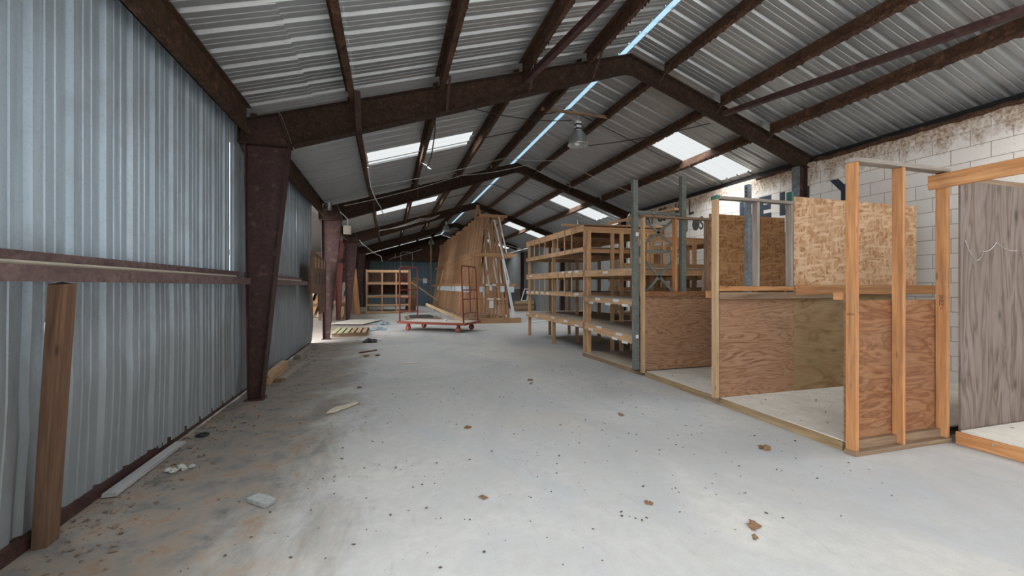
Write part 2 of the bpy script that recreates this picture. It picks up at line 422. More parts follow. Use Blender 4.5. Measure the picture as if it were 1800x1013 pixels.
# left wall of ribbed sheet, dented and bowed near the floor
def wall_sheet(mb, x, y0, y1, z0, ztop, nz=14, rib=-.03, ph=.1, bow=lambda y, z: 0.0, skip=lambda y, z: False):
    pr = rib_profile(y0, y1, rib, ph)
    # collect into rows
    nr = len(pr)
    vs, gs, fs = [], [], []
    for y, h in pr:
        for j in range(nz + 1):
            z = z0 + (ztop - z0) * j / nz
            vs.append((x - h + bow(y, z), y, z))
    for i in range(nr - 1):
        for j in range(nz):
            ym = (pr[i][0] + pr[i + 1][0]) / 2; zm = z0 + (ztop - z0) * (j + .5) / nz
            if not skip(ym, zm): fs.append((i * (nz + 1) + j, (i + 1) * (nz + 1) + j, (i + 1) * (nz + 1) + j + 1, i * (nz + 1) + j + 1))
    mb.add(vs, fs)
DENT = [(3.05, .95, .10, .035), (3.6, .7, .08, .02), (4.3, .5, .09, .02), (4.9, .75, .08, .018), (5.4, .55, .07, .015), (4.0, 1.1, .12, .015), (2.7, .6, .12, .03), (5.1, .3, .1, .02), (7.4, .6, .15, .04), (8.6, .7, .2, .04), (9.7, .5, .2, .03)]
def bowL(y, z):
    b = 0.0
    if z < 1.6:
        q = math.sin(PI * z / 1.6)
        b -= .05 * max(0, 1 - z / .8) * min(1, max(0, (5.2 - y) / 3)) * 1.4
        if y > 6.4: b += .03 * q * math.sin(y * 7.3) + .03 * q
        else: b += .008 * q * math.sin(y * 1.7)
        b += .002 * math.sin(y * 3.1 + z * 5) * q
        for (dy, dz, dr, da) in DENT: b -= .55 * da * math.exp(-((y - dy) ** 2 + (z - dz) ** 2 * .5) / dr ** 2)
    return b - .05
def skipL(y, z):
    return (6.14 < y < 6.185 and 1.75 < z < 3.42) or (3.16 < y < 3.22 and .55 < z < 1.35) or (10.1 < y < 10.2 and 2.75 < z < 3.2)
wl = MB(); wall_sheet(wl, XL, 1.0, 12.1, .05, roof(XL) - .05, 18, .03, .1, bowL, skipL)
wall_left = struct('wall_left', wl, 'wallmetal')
struct('baseboard_left', X(-2.02, -1.965, 1.0, 12.1, 0, .085), 'primer')
struct('wall_left_outer', (lambda mb: (wall_sheet(mb, -5.6, 23, YF, 0, 2.6, 4), mb)[1])(MB()), 'farmetal')
struct('wall_left_glow_block', (lambda mb: (wall_sheet(mb, -5.6, 12.2, 22.9, 0, 1.0, 2), mb)[1])(MB()), 'farmetal')  # unseen low wall, added to cut the glow on the lean-to floor
lt = MB()
lt.add([(-2.15, 13.2, 3.72), (-2.15, YF, 3.72), (-5.7, YF, 2.8), (-5.7, 13.2, 2.8)], [(0, 1, 2, 3)])
struct('ceiling_leanto', lt, 'roofmetal')
# right walls
struct('wall_right', X(XR, XR + .2, YN, 13.0, 0, 3.985, 'y'), 'blocks').data
wr = bpy.data.objects['wall_right']
at = wr.data.attributes['gc']; at.data.foreach_set('vector', [c for v in wr.data.vertices for c in v.co])
w2 = MB(); wall_sheet(w2, 8.62, 13.05, YF, 0, roof(8.62) - .03, 6, -.03, .1); struct('wall_right_rear', w2, 'greywall')
tb = MB(); random.seed(3)
for a, b in ((YN, 6.2), (6.42, 7.55)):
    n = int((b - a) / .12); tb.tube([(XR - .05 + random.uniform(-.015, .015), a + (b - a) * i / n, 3.975 + random.uniform(-.02, .02) - (.03 if a > 6.3 else 0)) for i in range(n + 1)], [random.uniform(.028, .05) for _ in range(n + 1)], 7)
struct('wall_right_light_stop', MB().prism([(8.2, 3.9), (8.33, 3.9), (8.33, roof(8.33) - .006), (8.2, roof(8.2) - .006)], 'y', YN, 13.0), 'black')  # black filler added above the block wall to stop light leaking in
struct('trim_2', tb, 'purlin', smooth=True)
# far wall: blue green sheet, sliding door, brown gable above
wf = MB()
def far_sheet(mb, x0, x1, y, z0, z1, rib=.02):
    pr = rib_profile(x0, x1, rib); vs = []
    for xx, h in pr: vs += [(xx, y - h, z0), (xx, y - h, z1)]
    mb.add(vs, [(2 * i, 2 * i + 2, 2 * i + 3, 2 * i + 1) for i in range(len(pr) - 1)])
far_sheet(wf, -5.6, 8.65, YF, 0, 3.42); struct('wall_far', wf, 'farmetal')
gb = MB(); gb.prism([(-5.6, 3.42), (8.65, 3.42), (8.65, roof(8.65) - .02), (RX, RZ - .03), (-2.1, roof(-2.1) - .02), (-5.6, 2.8 + .63)], 'y', YF - .04, YF + .05)
struct('wall_far_gable', gb, 'darkwall')
struct('trim_3', X(-5.6, 8.6, YF - .12, YF - .045, 3.40, 3.5), 'primer')
dm = MB(); far_sheet(dm, 1.55, 4.7, YF - .1, .05, 3.32)
door = struct('door_1', dm, 'doormetal')
for z in (.35, 1.3, 2.35): struct('door_rail', X(1.55, 4.7, YF - .17, YF - .13, z, z + .05), 'doormetal', door)
struct('door_notice', X(2.55, 2.85, YF - .19, YF - .175, 1.75, 2.1), 'label', door)

# painted lettering on the block wall
def letters(txt, y_left, z0, height, adv, mat, xw=XR - .004, squeeze=1.0, bold=.03):
    y = y_left
    for ch in txt:
        if ch != ' ':
            cu = bpy.data.curves.new('t', 'FONT'); cu.body = ch; cu.size = 1; cu.offset = bold; cu.extrude = .0; cu.resolution_u = 3
            ob = bpy.data.objects.new('t', cu); COL.objects.link(ob)
            dg = bpy.context.evaluated_depsgraph_get(); me0 = bpy.data.meshes.new_from_object(ob.evaluated_get(dg))
            h = max(v.co.y for v in me0.vertices); w0 = min(v.co.x for v in me0.vertices); h0 = min(v.co.y for v in me0.vertices)
            f = height / (h - h0); mb = MB()
            vs = [(xw, y - (v.co.x - w0) * f * squeeze, z0 + (v.co.y - h0) * f) for v in me0.vertices]
            mb.add(vs, [list(p.vertices) for p in me0.polygons])
            bpy.data.objects.remove(ob); bpy.data.curves.remove(cu)
            struct('painted_letter', mb, mat, wr)
        y -= adv
letters('KELLY', 8.09, 3.02, .5, .535, 'paint', bold=.045, squeeze=1.05)
letters('RICS KEL', 11.9, 3.5, .43, .29, 'oldpaint', bold=.02, squeeze=.75)
letters('NP   J.S', 11.35, 3.03, .36, .27, 'oldpaint', bold=.02, squeeze=.8)

# ------------------------------------------------------------------ steel frames
def plate(mb, poly, y, t=.012): mb.prism(poly, 'y', y - t / 2, y + t / 2)
def strip(mb, a, b, y, w, t=.014): mb.board((a[0], y, a[1]), (b[0], y, b[1]), w, t, (0, 1, 0))
def fringe(mb, a, b, drop, n, gaps=False):
    a, b = V3(a), V3(b)
    for i in range(n):
        f = i / n; p = a.lerp(b, f)
        if gaps and any(abs(p.y - Y) < .13 for Y in FR): continue
        q = a.lerp(b, (i + random.uniform(.6, 1.1)) / n); d = drop * random.uniform(.2, 1.0) ** 1.6
        m = (p + q) / 2 + V3((random.uniform(-.01, .01), random.uniform(-.008, .008), -d))
        mb.add([p, q, m], [(0, 1, 2)])
fl_lab = ['nearest full-width brown steel roof frame, standing in front of the skylights',
          'second brown steel roof frame from the front, beyond the first skylights',
          'third brown steel roof frame from the front, over the end of the tall lumber rack',
          'fourth brown steel roof frame, over the far half of the tall lumber rack',
          'last brown steel roof frame against the far gable wall']
PUR = [-1.75, -.5, .72, 2.0, 3.1, 4.58, 5.76, 6.9]
random.seed(5)
for i, Y in enumerate(FR):
    f = thing('steel_portal', fl_lab[i], 'steel portal', (-1.74, Y, 0), group='rigid steel frames')
    col = MB(); plate(col, [(-1.76, 0.02), (-1.61, 0.02), (-1.29, 3.36), (-1.80, 3.36)], Y)
    strip(col, (-1.61, .02), (-1.285, 3.36), Y, .17); strip(col, (-1.762, .02), (-1.80, 3.36), Y, .17)
    col.box(-1.80, -1.58, Y - .1, Y + .1, 0, .02)
    part('column', col, 'primer', f)
    kn = MB(); plate(kn, [(-1.87, 3.37), (-1.27, 3.37), (-1.40, 3.80), (-1.87, 3.665)], Y)
    strip(kn, (-1.87, 3.375), (-1.255, 3.375), Y, .17); strip(kn, (-1.26, 3.38), (-1.40, 3.79), Y, .17); strip(kn, (-1.875, 3.37), (-1.875, 3.66), Y, .17)
    strip(kn, (-1.87, 3.672), (-1.40, 3.808), Y, .17)
    kn.prism([(-1.87, 3.36), (-1.79, 3.36), (-1.77, 3.1)], 'y', Y - .05, Y + .05)
    part('knee_plate', kn, 'frame', f)
    ra = MB(); tz = lambda x: roof(x) - .15
    plate(ra, [(-1.385, tz(-1.385)), (-1.245, 3.395), (.96, 4.14), (3.82, 5.13), (3.93, 5.155), (RX, tz(RX))], Y)
    strip(ra, (-1.39, tz(-1.39)), (RX, tz(RX)), Y, .17); strip(ra, (-1.245, 3.395), (.96, 4.14), Y, .17); strip(ra, (.96, 4.14), (3.82, 5.13), Y, .17); strip(ra, (3.82, 5.13), (3.93, 5.155), Y, .17)
    r1 = part('rafter', ra, 'nest', f)
    rb = MB(); plate(rb, [(RX, 5.155), (4.05, 5.155), (5.64, 4.63), (7.9, 3.83), (8.02, tz(8.02)), (RX, tz(RX))], Y)
    strip(rb, (8.02, tz(8.02)), (RX, tz(RX)), Y, .17); strip(rb, (3.93, 5.155), (4.05, 5.155), Y, .17); strip(rb, (4.05, 5.155), (5.64, 4.63), Y, .17); strip(rb, (5.64, 4.63), (7.9, 3.83), Y, .17)
    part('rafter', rb, 'nest', f)
    if i < 3:
        fr = MB(); fringe(fr, (-1.2, Y - .085, 3.405), (3.8, Y - .085, 5.12), .045, 150); fringe(fr, (4.05, Y - .085, 5.15), (7.8, Y - .085, 3.86), .04, 110)
        part('rust_crust', fr, 'nest', f, kind='stuff')
    # right column: H section, pale outer flange
    rc = MB(); xr = (7.65, 7.86) if i < 2 else (8.2, 8.42)
    rc.box(xr[0] + .012, xr[1] - .012, Y - .006, Y + .006, .02, 3.84 if i < 2 else 3.7); rc.box(xr[1] - .012, xr[1], Y - .08, Y + .08, .02, 3.84 if i < 2 else 3.7)
    part('column', rc, 'primer', f)
    part('column_flange', X(xr[0], xr[0] + .012, Y - .08, Y + .08, .02, 3.84 if i < 2 else 3.7), 'bluesteel' if i < 2 else 'primer', f)
    if i < 3:
        for x in PUR[1:]:
            zb = (3.41 + (x + 1.245) * .338 if x < .96 else 4.155 + (x - .96) * .3462 if x < RX else 5.17 - (x - 4.05) * .33 if x < 5.64 else 4.645 - (x - 5.64) * .354)
            for sg in ((-1,) if i else (-1,)):
                part('flange_brace', B((x + (.105 if x < RX else -.105), Y - .42, roof(x) - .15), (x + (.105 if x < RX else -.105), Y - .1, zb), .075 if x == -.5 else .035, .006, (1, 0, 0)), 'frame', f)

# purlins: one rusted run each, in Z section
pl = {-.5: 'first rusted purlin from the metal wall', .72: 'second rusted purlin from the metal wall', 2.0: 'third rusted purlin from the metal wall',
      3.1: 'rusted purlin just left of the blue ridge strip', 4.58: 'rusted purlin just right of the blue ridge strip',
      5.76: 'second rusted purlin right of the ridge strip', 6.9: 'lowest rusted purlin on the right slope'}
bay = [' before the first frame', ' between the first and second frames', ' between the second and third frames', ' between the third and fourth frames', ' between the fourth and last frames']
for x in PUR:
    mb = MB(); s = SL if x < RX else -SR; h = .21; z = roof(x) - .006; d = .065 if x < RX else -.065
    y0, y1 = YN + .05, YF - .1; z -= .02 if x == -1.75 else 0
    if x == -1.75:
        ys = [y0] + FR
        for q in range(5):
            ya, yb = ys[q] + (.1 if q else 0), ys[q + 1] - .1; mb = MB()
            mb.box(-1.78, -1.768, ya, yb, 3.47, z); mb.box(-1.78, -1.69, ya, yb, 3.47, 3.482); mb.box(-1.78, -1.71, ya, yb, z - .012, z); mb.box(-1.70, -1.69, ya, yb, 3.482, 3.50)
            p = single('eave_strut', mb, 'eave', ['rusted eave strut along the top of the metal wall up to the first column', 'rusted eave strut between the first and second columns', 'rusted eave strut between the second and third columns', 'rusted eave strut between the third and fourth columns', 'rusted eave strut running to the far gable wall'][q], 'eave strut', 'eave struts', org=(x, ya, 3.47))
            if q < 2:
                fr = MB(); fringe(fr, (-1.69, ya, 3.47), (-1.69, yb, 3.47), .04, 140); part('rust_crust', fr, 'purlin', p, kind='stuff')
        continue
    ys = [y0] + FR
    for q in range(5):
        ya, yb = ys[q] + (.1 if q else 0), ys[q + 1] - .1; mb = MB()
        mb.box(x - .006, x + .006, ya, yb, z - h, z)
        mb.board((x + d / 2, ya, z - h + s * d * .5), (x + d / 2, yb, z - h + s * d * .5), .072, .009, (1, 0, s)); mb.board((x - d / 2, ya, z - .012 - s * d * .5), (x - d / 2, yb, z - .012 - s * d * .5), .072, .009, (1, 0, s))
        mb.box(x + d - .005, x + d + .005, ya, yb, z - h + s * d, z - h + s * d + .022)
        p = single('purlin', mb, 'purlin', pl[x] + bay[q], 'purlin', 'roof purlins', org=(x, ya, z - h))
        if q < 2:
            fr = MB(); fringe(fr, (x + d, ya, z - h + s * d), (x + d, yb, z - h + s * d), .055, 150); fringe(fr, (x, ya, z - h), (x, yb, z - h), .03, 90)
            part('rust_crust', fr, 'purlin', p, kind='stuff')

for k_, (a, b, lab) in enumerate((((2.02, 6.14, 4.66), (3.0, 1.5, 4.98), 'square steel tube brace running up from the nearest frame left of the ridge'),
                  ((5.80, 6.14, 4.61), (6.68, 1.6, 4.375), 'long square steel tube brace running from the nearest frame over the right bins'))):
    single('tube_brace', B(a, b, .085, .085, (0, 0, 1)), 'primer', lab, 'roof brace')
# sag rods between purlins at mid bay
for (xa, xb, y, lab) in ((-.5, 3.1, 9.55, 'thin dark rod crossing the nearest left skylight'), (3.1, 6.9, 8.72, 'thin dark rod on the right roof slope behind the near lamp'),
                         (-.5, 3.1, 16.6, 'thin dark rod crossing the second left skylight'), (3.1, 6.9, 15.9, 'thin dark rod on the right roof slope in the second bay')):
    pts = [(x, y, roof(x) - .07) for x in (xa, min(xb, RX) if xa < RX else xa, xb)]
    single('sag_rod', T(pts, .011, 6), 'darkcable', lab, 'rod', 'roof sag rods')
# girts along the ribbed wall
for a, b, lab in ((1.0, 6.18, 'long maroon steel girt along the metal wall in front of the first column'), (6.4, 10.15, 'short maroon steel girt behind the first column')):
    g = thing('wall_girt', lab, 'girt', (-1.8, a, 1.5), group='wall girts')
    m = MB(); m.box(-1.862, -1.85, a, b, 1.605, 1.69); m.box(-1.862, -1.72, a, b, 1.598, 1.607); m.box(-1.728, -1.718, a, b, 1.525, 1.607)
    m.box(-1.75, -1.728, a, b, 1.525, 1.533)
    part('channel', m, 'girt', g); part('conduit', T([(-1.80, a + .02, 1.622), (-1.80, b - .3, 1.622)], .013, 8), 'cream', g)

# ------------------------------------------------------------------ lamps, cables
def lamp(x, y, ztop, label, rod=0.0, s=1.0, group='high bay lamps'):
    l = thing('high_bay_lamp', label, 'lamp', (x, y, ztop), group=group)
    z = ztop
    part('hook', T([(x, y, z), (x, y, z - .07 - rod)], .007, 6), 'cable', l); z -= .07 + rod
    bm = MB(); bm.box(x - .055 * s, x + .055 * s, y - .05 * s, y + .05 * s, z - .2 * s, z)
    part('ballast_housing', bm, 'white', l, bev=.008)
    bm = MB()
    for k in (0, 1): bm.box(x - .058 * s, x + .058 * s, y - .053 * s, y + .053 * s, z - (.085 + .09 * k) * s, z - (.05 + .09 * k) * s)
    part('cooling_slot', bm, 'black', l)
    z -= .2 * s; rp = [(.075, 0), (.12, -.03), (.165, -.10), (.195, -.19), (.212, -.28), (.222, -.305), (.216, -.305), (.19, -.19), (.16, -.10), (.11, -.03)]
    part('lamp_shade', MB().lathe([(r * s, h * s) for r, h in rp], (x, y, z), 28), 'galv', l, smooth=True)
    part('bulb', MB().lathe([(.02 * s, -.03 * s), (.05 * s, -.08 * s), (.07 * s, -.16 * s), (.05 * s, -.23 * s), (.005, -.25 * s)], (x, y, z), 14), 'lampglass', l, smooth=True)
bar = single('lamp_bar', B((3.03, 8.12, 5.175), (4.70, 8.12, 5.17), .05, .045), 'oldwood', 'wooden bar across two purlins carrying the nearest lamp', 'bar')
lamp(3.86, 8.12, 5.13, 'nearest bell-shaped high bay lamp hanging from the wooden bar', .06)
lamp(3.05, 23.2, 5.13, 'bell lamp hanging left of the tall lumber rack, nearer of two')
lamp(2.95, 30.5, 5.1, 'bell lamp near the far gable wall, farther of two left of the rack')
lamp(7.4, 15.6, 4.20, 'bell lamp on a long rod above the slatted shelves', .55, .7)
lamp(5.6, 21.5, 4.9, 'bell lamp partly hidden behind the front of the tall rack', .15)
bx = thing('junction_box', 'grey cylinder fitting on the knee of the second frame', 'electrical box', (-1.6, 12.62, 3.62)); part('can', MB().lathe([(.0, 0), (.09, 0), (.09, .2), (.0, .2)], (-1.6, 12.62, 3.62), 16), 'galv', bx, smooth=False); part('strap', X(-1.63, -1.57, 12.62, 12.72, 3.82, 3.835), 'cable', bx)
single('junction_box', X(-1.22, -1.02, 12.65, 12.8, 2.98, 3.22), 'cream', 'cream box hanging beside the second column top', 'electrical box', bev=.01)
def cable(pts, r, mat, lab, sag=0.0, n=14, grp=None):
    out = []
    for i in range(len(pts) - 1):
        a, b = V3(pts[i]), V3(pts[i + 1])
        for k in range(n): 
            f = k / n; p = a.lerp(b, f); p.z -= sag * 4 * f * (1 - f); out.append(p)
    out.append(V3(pts[-1])); single('cable', T(out, r, 6), mat, lab, 'cable', grp, smooth=True)
cable([(-.45, 11.2, 4.02), (3.1, 11.0, 5.02), (4.58, 10.8, 5.02), (6.9, 10.9, 4.3)], .008, 'cable', 'pale cable strung across both roof slopes behind the nearest lamp', .05)
cable([(-1.2, 12.55, 3.75), (2.0, 12.0, 4.7), (4.0, 11.9, 5.15), (5.76, 12.2, 4.6)], .008, 'cable', 'pale cable strung just in front of the second frame', .05)
cable([(.95, 6.42, 4.32), (3.7, 8.1, 5.0)], .008, 'darkcable', 'thin dark cable running from the nearest frame to the lamp', .1)
cable([(5.9, 6.6, 4.62), (4.3, 9.2, 4.85)], .009, 'darkcable', 'dark cable sagging below the nearest right skylight', .06)
cable([(.75, 7.1, 4.42), (.80, 7.6, 4.28), (.82, 8.5, 4.1), (.76, 9.4, 4.05)], .012, 'darkcable', 'dark cord hanging down beside the nearest left skylight', .02)
cable([(-.42, 9.3, 4.0), (-.40, 10.5, 3.85), (-.2, 11.6, 3.6), (-.1, 11.9, 3.45)], .012, 'cable', 'frayed pale cord hanging off the first purlin by the skylight', .05)
cable([(.72, 9.95, 4.42), (.85, 10.0, 4.35), (.95, 9.9, 4.24)], .014, 'cable', 'short white cord end dangling at the skylight purlin', .02)
cable([(-1.32, 12.7, 3.62), (-1.1, 12.7, 3.4), (-1.1, 12.72, 3.22)], .012, 'cable', 'pale cord dropping to the cream box by the second column', .0)
for q in range(3):
    cable([(-.4, 19.0 + q * .1, 3.9 + .03 * q), (1.3, 18.6, 4.45 - .06 * q), (2.2, 18.9 + q * .2, 4.72)], .012, 'cable', ['upper', 'middle', 'lower'][q] + ' strand of the tangle of pale cables under the third frame', .06)
cable([(4.6, 24.5, 4.15), (6.3, 24.0, 4.05), (8.2, 23.6, 3.55)], .02, 'cable', 'pale pipe crossing below the far right skylights', .0)
cable([(-1.2, 19.1, 3.5), (-.9, 19.0, 3.2), (-.35, 22, 3.0), (-.3, 22, 2.75)], .014, 'cable', 'pale cord looping down from the third frame to a fitting', .05)
single('conduit', T([(-.1, 32.925, 3.45), (.5, 32.925, 3.75), (.5, 32.925, 4.4)], .03, 8), 'cable', 'pale conduit elbow on the far gable wall', 'pipe')
single('conduit', T([(.9, 32.925, 2.9), (.9, 32.925, 4.05), (1.0, 32.925, 4.12), (1.65, 32.925, 4.1), (1.75, 32.925, 4.0), (1.8, 32.925, 2.9)], .03, 8), 'cable', 'pale pipe bent into a hoop on the far gable wall', 'pipe')
single('conduit', T([(0.4, 32.84, 3.65), (2.5, 32.84, 4.35)], .03, 8), 'cable', 'straight pale pipe slanting up across the far gable wall', 'pipe')

# ------------------------------------------------------------------ timber bins (right foreground)
BV = .004
e = thing('timber_wall_frame', 'open stud frame at the near end of the bins with a brown plywood lower half', 'stud frame', (3.96, 2.7, 0))
part('base_plate', X(3.93, 5.2, 2.66, 2.765, 0, .04), 'oldwood', e, bev=BV)
part('post', X(3.945, 3.983, 2.672, 2.762, .04, 2.60), 'lumber', e, bev=BV)
part('post', X(5.15, 5.193, 2.672, 2.762, .04, 2.60), 'lumber', e, bev=BV)
part('stud', X(4.54, 4.578, 2.672, 2.762, .04, 2.60), 'lumber', e, bev=BV)
part('top_plate', X(3.945, 5.2, 2.668, 2.764, 2.602, 2.642), 'greywood', e, bev=BV)
part('kickboard', X(3.99, 5.15, 2.72, 2.765, .04, .115), 'oldwood', e)
part('plywood_panel', X(3.95, 5.2, 2.767, 2.78, .1, 1.37, 'x'), 'plybrown', e)
part('ledger_block', X(3.93, 3.968, 2.783, 2.86, 1.375, 1.45), 'lumber', e, bev=BV)
letters_on = []
def ink(txt, parent, org, size, rot=0, xw=3.9435, mat='ink'):
    cu = bpy.data.curves.new('t', 'FONT'); cu.body = txt; cu.size = 1; cu.resolution_u = 2
    ob = bpy.data.objects.new('t', cu); COL.objects.link(ob)
    dg = bpy.context.evaluated_depsgraph_get(); me0 = bpy.data.meshes.new_from_object(ob.evaluated_get(dg)); mb = MB()
    c, s_ = math.cos(rot), math.sin(rot)
    mb.add([(xw, org[0] - (v.co.x * c - v.co.y * s_) * size, org[1] + (v.co.x * s_ + v.co.y * c) * size) for v in me0.vertices], [list(p.vertices) for p in me0.polygons])
    bpy.data.objects.remove(ob); bpy.data.curves.remove(cu)
    part('handwriting', mb, mat, parent)
ink('EEH', e, (2.745, 1.24), .034)
ink('3NEZ <', e, (2.73, 1.42), .045, -PI / 2, 5.1485)

mpt = thing('timber_partition', 'middle bin partition with swirling plywood below and bright strand board above', 'partition', (3.96, 4.33, 0))
part('post', X(3.945, 3.985, 4.302, 4.39, .092, 2.60), 'pale', mpt, bev=BV)
part('top_plate', X(3.945, 5.23, 4.30, 4.392, 2.602, 2.64), 'greywood', mpt, bev=BV)
part('post_end', X(3.94, 3.99, 4.299, 4.3935, 2.598, 2.645), 'green', mpt, label='blue green painted end of the top plate')
part('stud', X(4.60, 4.64, 4.31, 4.398, 1.50, 2.60), 'greywood', mpt, bev=BV)
part('stud', X(5.17, 5.21, 4.31, 4.398, 1.50, 2.60), 'greywood', mpt, bev=BV)
part('sole_plate', X(3.99, 5.22, 4.305, 4.40, 1.44, 1.498), 'lumber', mpt, bev=BV)
part('rail', X(3.99, 6.1, 4.285, 4.322, 1.335, 1.425), 'oldwood', mpt, bev=BV)
part('ledger_block', X(3.925, 3.965, 4.393, 4.47, 1.35, 1.44), 'lumber', mpt, bev=BV)
part('plywood_panel', X(3.99, 5.235, 4.324, 4.34, .093, 1.40, 'x'), 'ply', mpt)
part('plywood_panel', X(5.238, 7.2, 4.324, 4.34, .093, 1.40, 'x'), 'plydark', mpt, label='darker knotty plywood panel')
part('joist', X(5.23, 8.06, 4.28, 4.32, 1.385, 1.515), 'lumber', mpt, bev=BV)
part('strand_board', X(5.26, 7.68, 4.345, 4.36, 1.517, 2.715, 'x'), 'osb', mpt)
gp = thing('rack_post', 'dark green steel post on the left edge of the bright strand board', 'post', (5.2, 4.42, 1.5))
part('upright', X(5.215, 5.253, 4.34, 4.42, .1, 2.78), 'green', gp)
pp = thing('rack_post', 'perforated grey steel post behind the middle partition stud', 'post', (4.6, 4.5, 0))
part('upright', X(4.59, 4.65, 4.45, 4.51, .1, 2.86), 'bluesteel', pp)
for q in range(3): part('slot', X(4.588, 4.592, 4.47, 4.49, 2.70 + q * .05, 2.725 + q * .05), 'ink', pp)

fp = thing('timber_partition', 'far bin partition with an open stud frame above its plywood, by the grey rack posts', 'partition', (4.06, 6.1, 0))
part('post', X(4.07, 4.11, 6.06, 6.15, .05, 2.655), 'pale', fp, bev=BV)
part('top_plate', X(4.05, 5.43, 6.055, 6.15, 2.657, 2.697), 'oldwood', fp, bev=BV)
part('stud', X(4.70, 4.745, 6.06, 6.15, 1.43, 2.655), 'lumber', fp, bev=BV)
part('stud', X(5.36, 5.40, 6.06, 6.15, 1.43, 2.655), 'oldwood', fp, bev=BV)
part('rail', X(4.12, 5.45, 6.035, 6.07, 1.325, 1.415), 'plybrown', fp, bev=BV)
part('plywood_panel', X(4.11, 6.5, 6.072, 6.088, .095, 1.40, 'x'), 'ply', fp)
part('strand_board', X(5.44, 7.16, 6.10, 6.115, 1.42, 2.785, 'x'), 'osbdark', fp)

bp = thing('bin_platform', 'low plywood platform floor inside the two near bins', 'platform', (4.0, 2.8, 0))
part('floor_panel', MB().prism([(3.99, 2.79), (8.05, 2.79), (8.05, 6.03), (4.11, 6.03)], 'z', .078, .092), 'deckpale', bp)
part('sill', B((3.985, 2.80, .04), (4.105, 6.03, .04), .08, .045), 'sillwood', bp, bev=BV)
for q in range(3): part('joist', X(4.06 + .0, 8.0, 3.5 + q * .9, 3.54 + q * .9, .002, .076), 'oldwood', bp)
sp_ = thing('bin_platform', 'long dark skid platform under the near shelves beyond the rack posts', 'platform', (4.1, 6.2, 0))
part('floor_panel', MB().prism([(4.10, 6.17), (6.9, 6.17), (6.9, 8.2), (4.04, 8.2)], 'z', .066, .08), 'deck', sp_)
part('sill', B((4.11, 6.17, .033), (4.03, 8.22, .033), .066, .05), 'oldwood', sp_, bev=BV)
NB = .8
npf = thing('bin_platform', 'low platform at the right edge in front of the grey plywood', 'platform', (5.2, 1.5, 0))
part('floor_panel', X(5.17, 8.0, NB, 2.58, .125, .14, 'x'), 'deckpale', npf)
part('sill', X(5.17, 5.21, NB, 2.62, .002, .123), 'lumber', npf, bev=BV)
part('bolt', MB().lathe([(0, -.012), (.01, -.012), (.012, 0)], (5.17, 2.36, .085), 10, 'x'), 'galv', npf)
gw = thing('grey_partition', 'tall grey weathered plywood partition at the right edge', 'partition', (5.2, 2.6, 0))
gpm = MB(); gpm.board((6.3, 2.605, .02), (6.3, 2.605, 2.5), 2.2, .016, (1, 0, 0)); part('plywood_panel', gpm, 'plygrey', gw)
part('top_plate', X(5.3, 7.4, 2.615, 2.70, 2.502, 2.555), 'oldwood', gw, bev=BV)
part('stud', X(7.33, 7.37, 2.616, 2.70, .02, 2.5), 'oldwood', gw, bev=BV)
cable([(5.09 + .16, 2.589, 1.94), (5.31 + .1, 2.589, 1.75), (5.52, 2.589, 1.84), (5.72, 2.589, 1.93), (6.05, 2.589, 1.86)], .0025, 'galv', 'thin pale string drooping across the grey plywood', .03)
single('header_beam', X(5.108, 5.147, 0.9, 2.80, 2.45, 2.588), 'lumber', 'long pale wooden beam fixed to the corner post at the right edge', 'beam', bev=BV)

# ------------------------------------------------------------------ pallet rack upright
ru = thing('rack_upright', 'tall grey green steel rack upright with crossed braces rising behind the far bin', 'rack upright', (4.1, 6.2, 0))
def cpost(x, y, z0, z1, dx=0):
    m = MB()
    for (a, b, c, d_) in ((-.045, .045, -.04, -.034), (-.045, -.039, -.034, .04), (.039, .045, -.034, .04)):
        m.add([(x + p[0] + (dx if p[2] else 0), y + p[1], z1 if p[2] else z0) for p in ((a, c, 0), (b, c, 0), (b, d_, 0), (a, d_, 0), (a, c, 1), (b, c, 1), (b, d_, 1), (a, d_, 1))], [(0, 3, 2, 1), (4, 5, 6, 7), (0, 1, 5, 4), (1, 2, 6, 5), (2, 3, 7, 6), (3, 0, 4, 7)])
    return m
part('post', cpost(4.03, 6.215, .085, 3.30, -.03), 'greysteel', ru)
part('post', cpost(4.97, 6.215, .085, 3.43, .0), 'greysteel', ru)
for z in (2.10, 2.765, 1.0): part('strut', B((4.05, 6.225, z), (4.93, 6.225, z), .05, .025), 'greysteel', ru)
for a, b in (((4.08, 2.08), (4.90, 1.30)), ((4.90, 2.05), (4.08, 1.25)), ((4.08, 2.13), (4.90, 2.74)), ((4.90, 2.13), (4.08, 2.74))):
    part('brace', B((a[0], 6.245, a[1]), (b[0], 6.245, b[1]), .045, .012), 'greysteel', ru)
for z in (2.35, .62): part('clip', X(4.0, 4.05, 6.165, 6.175, z, z + .06), 'label', ru)
part('foot_plate', X(3.97, 4.1, 6.17, 6.28, .081, .088), 'black', ru)

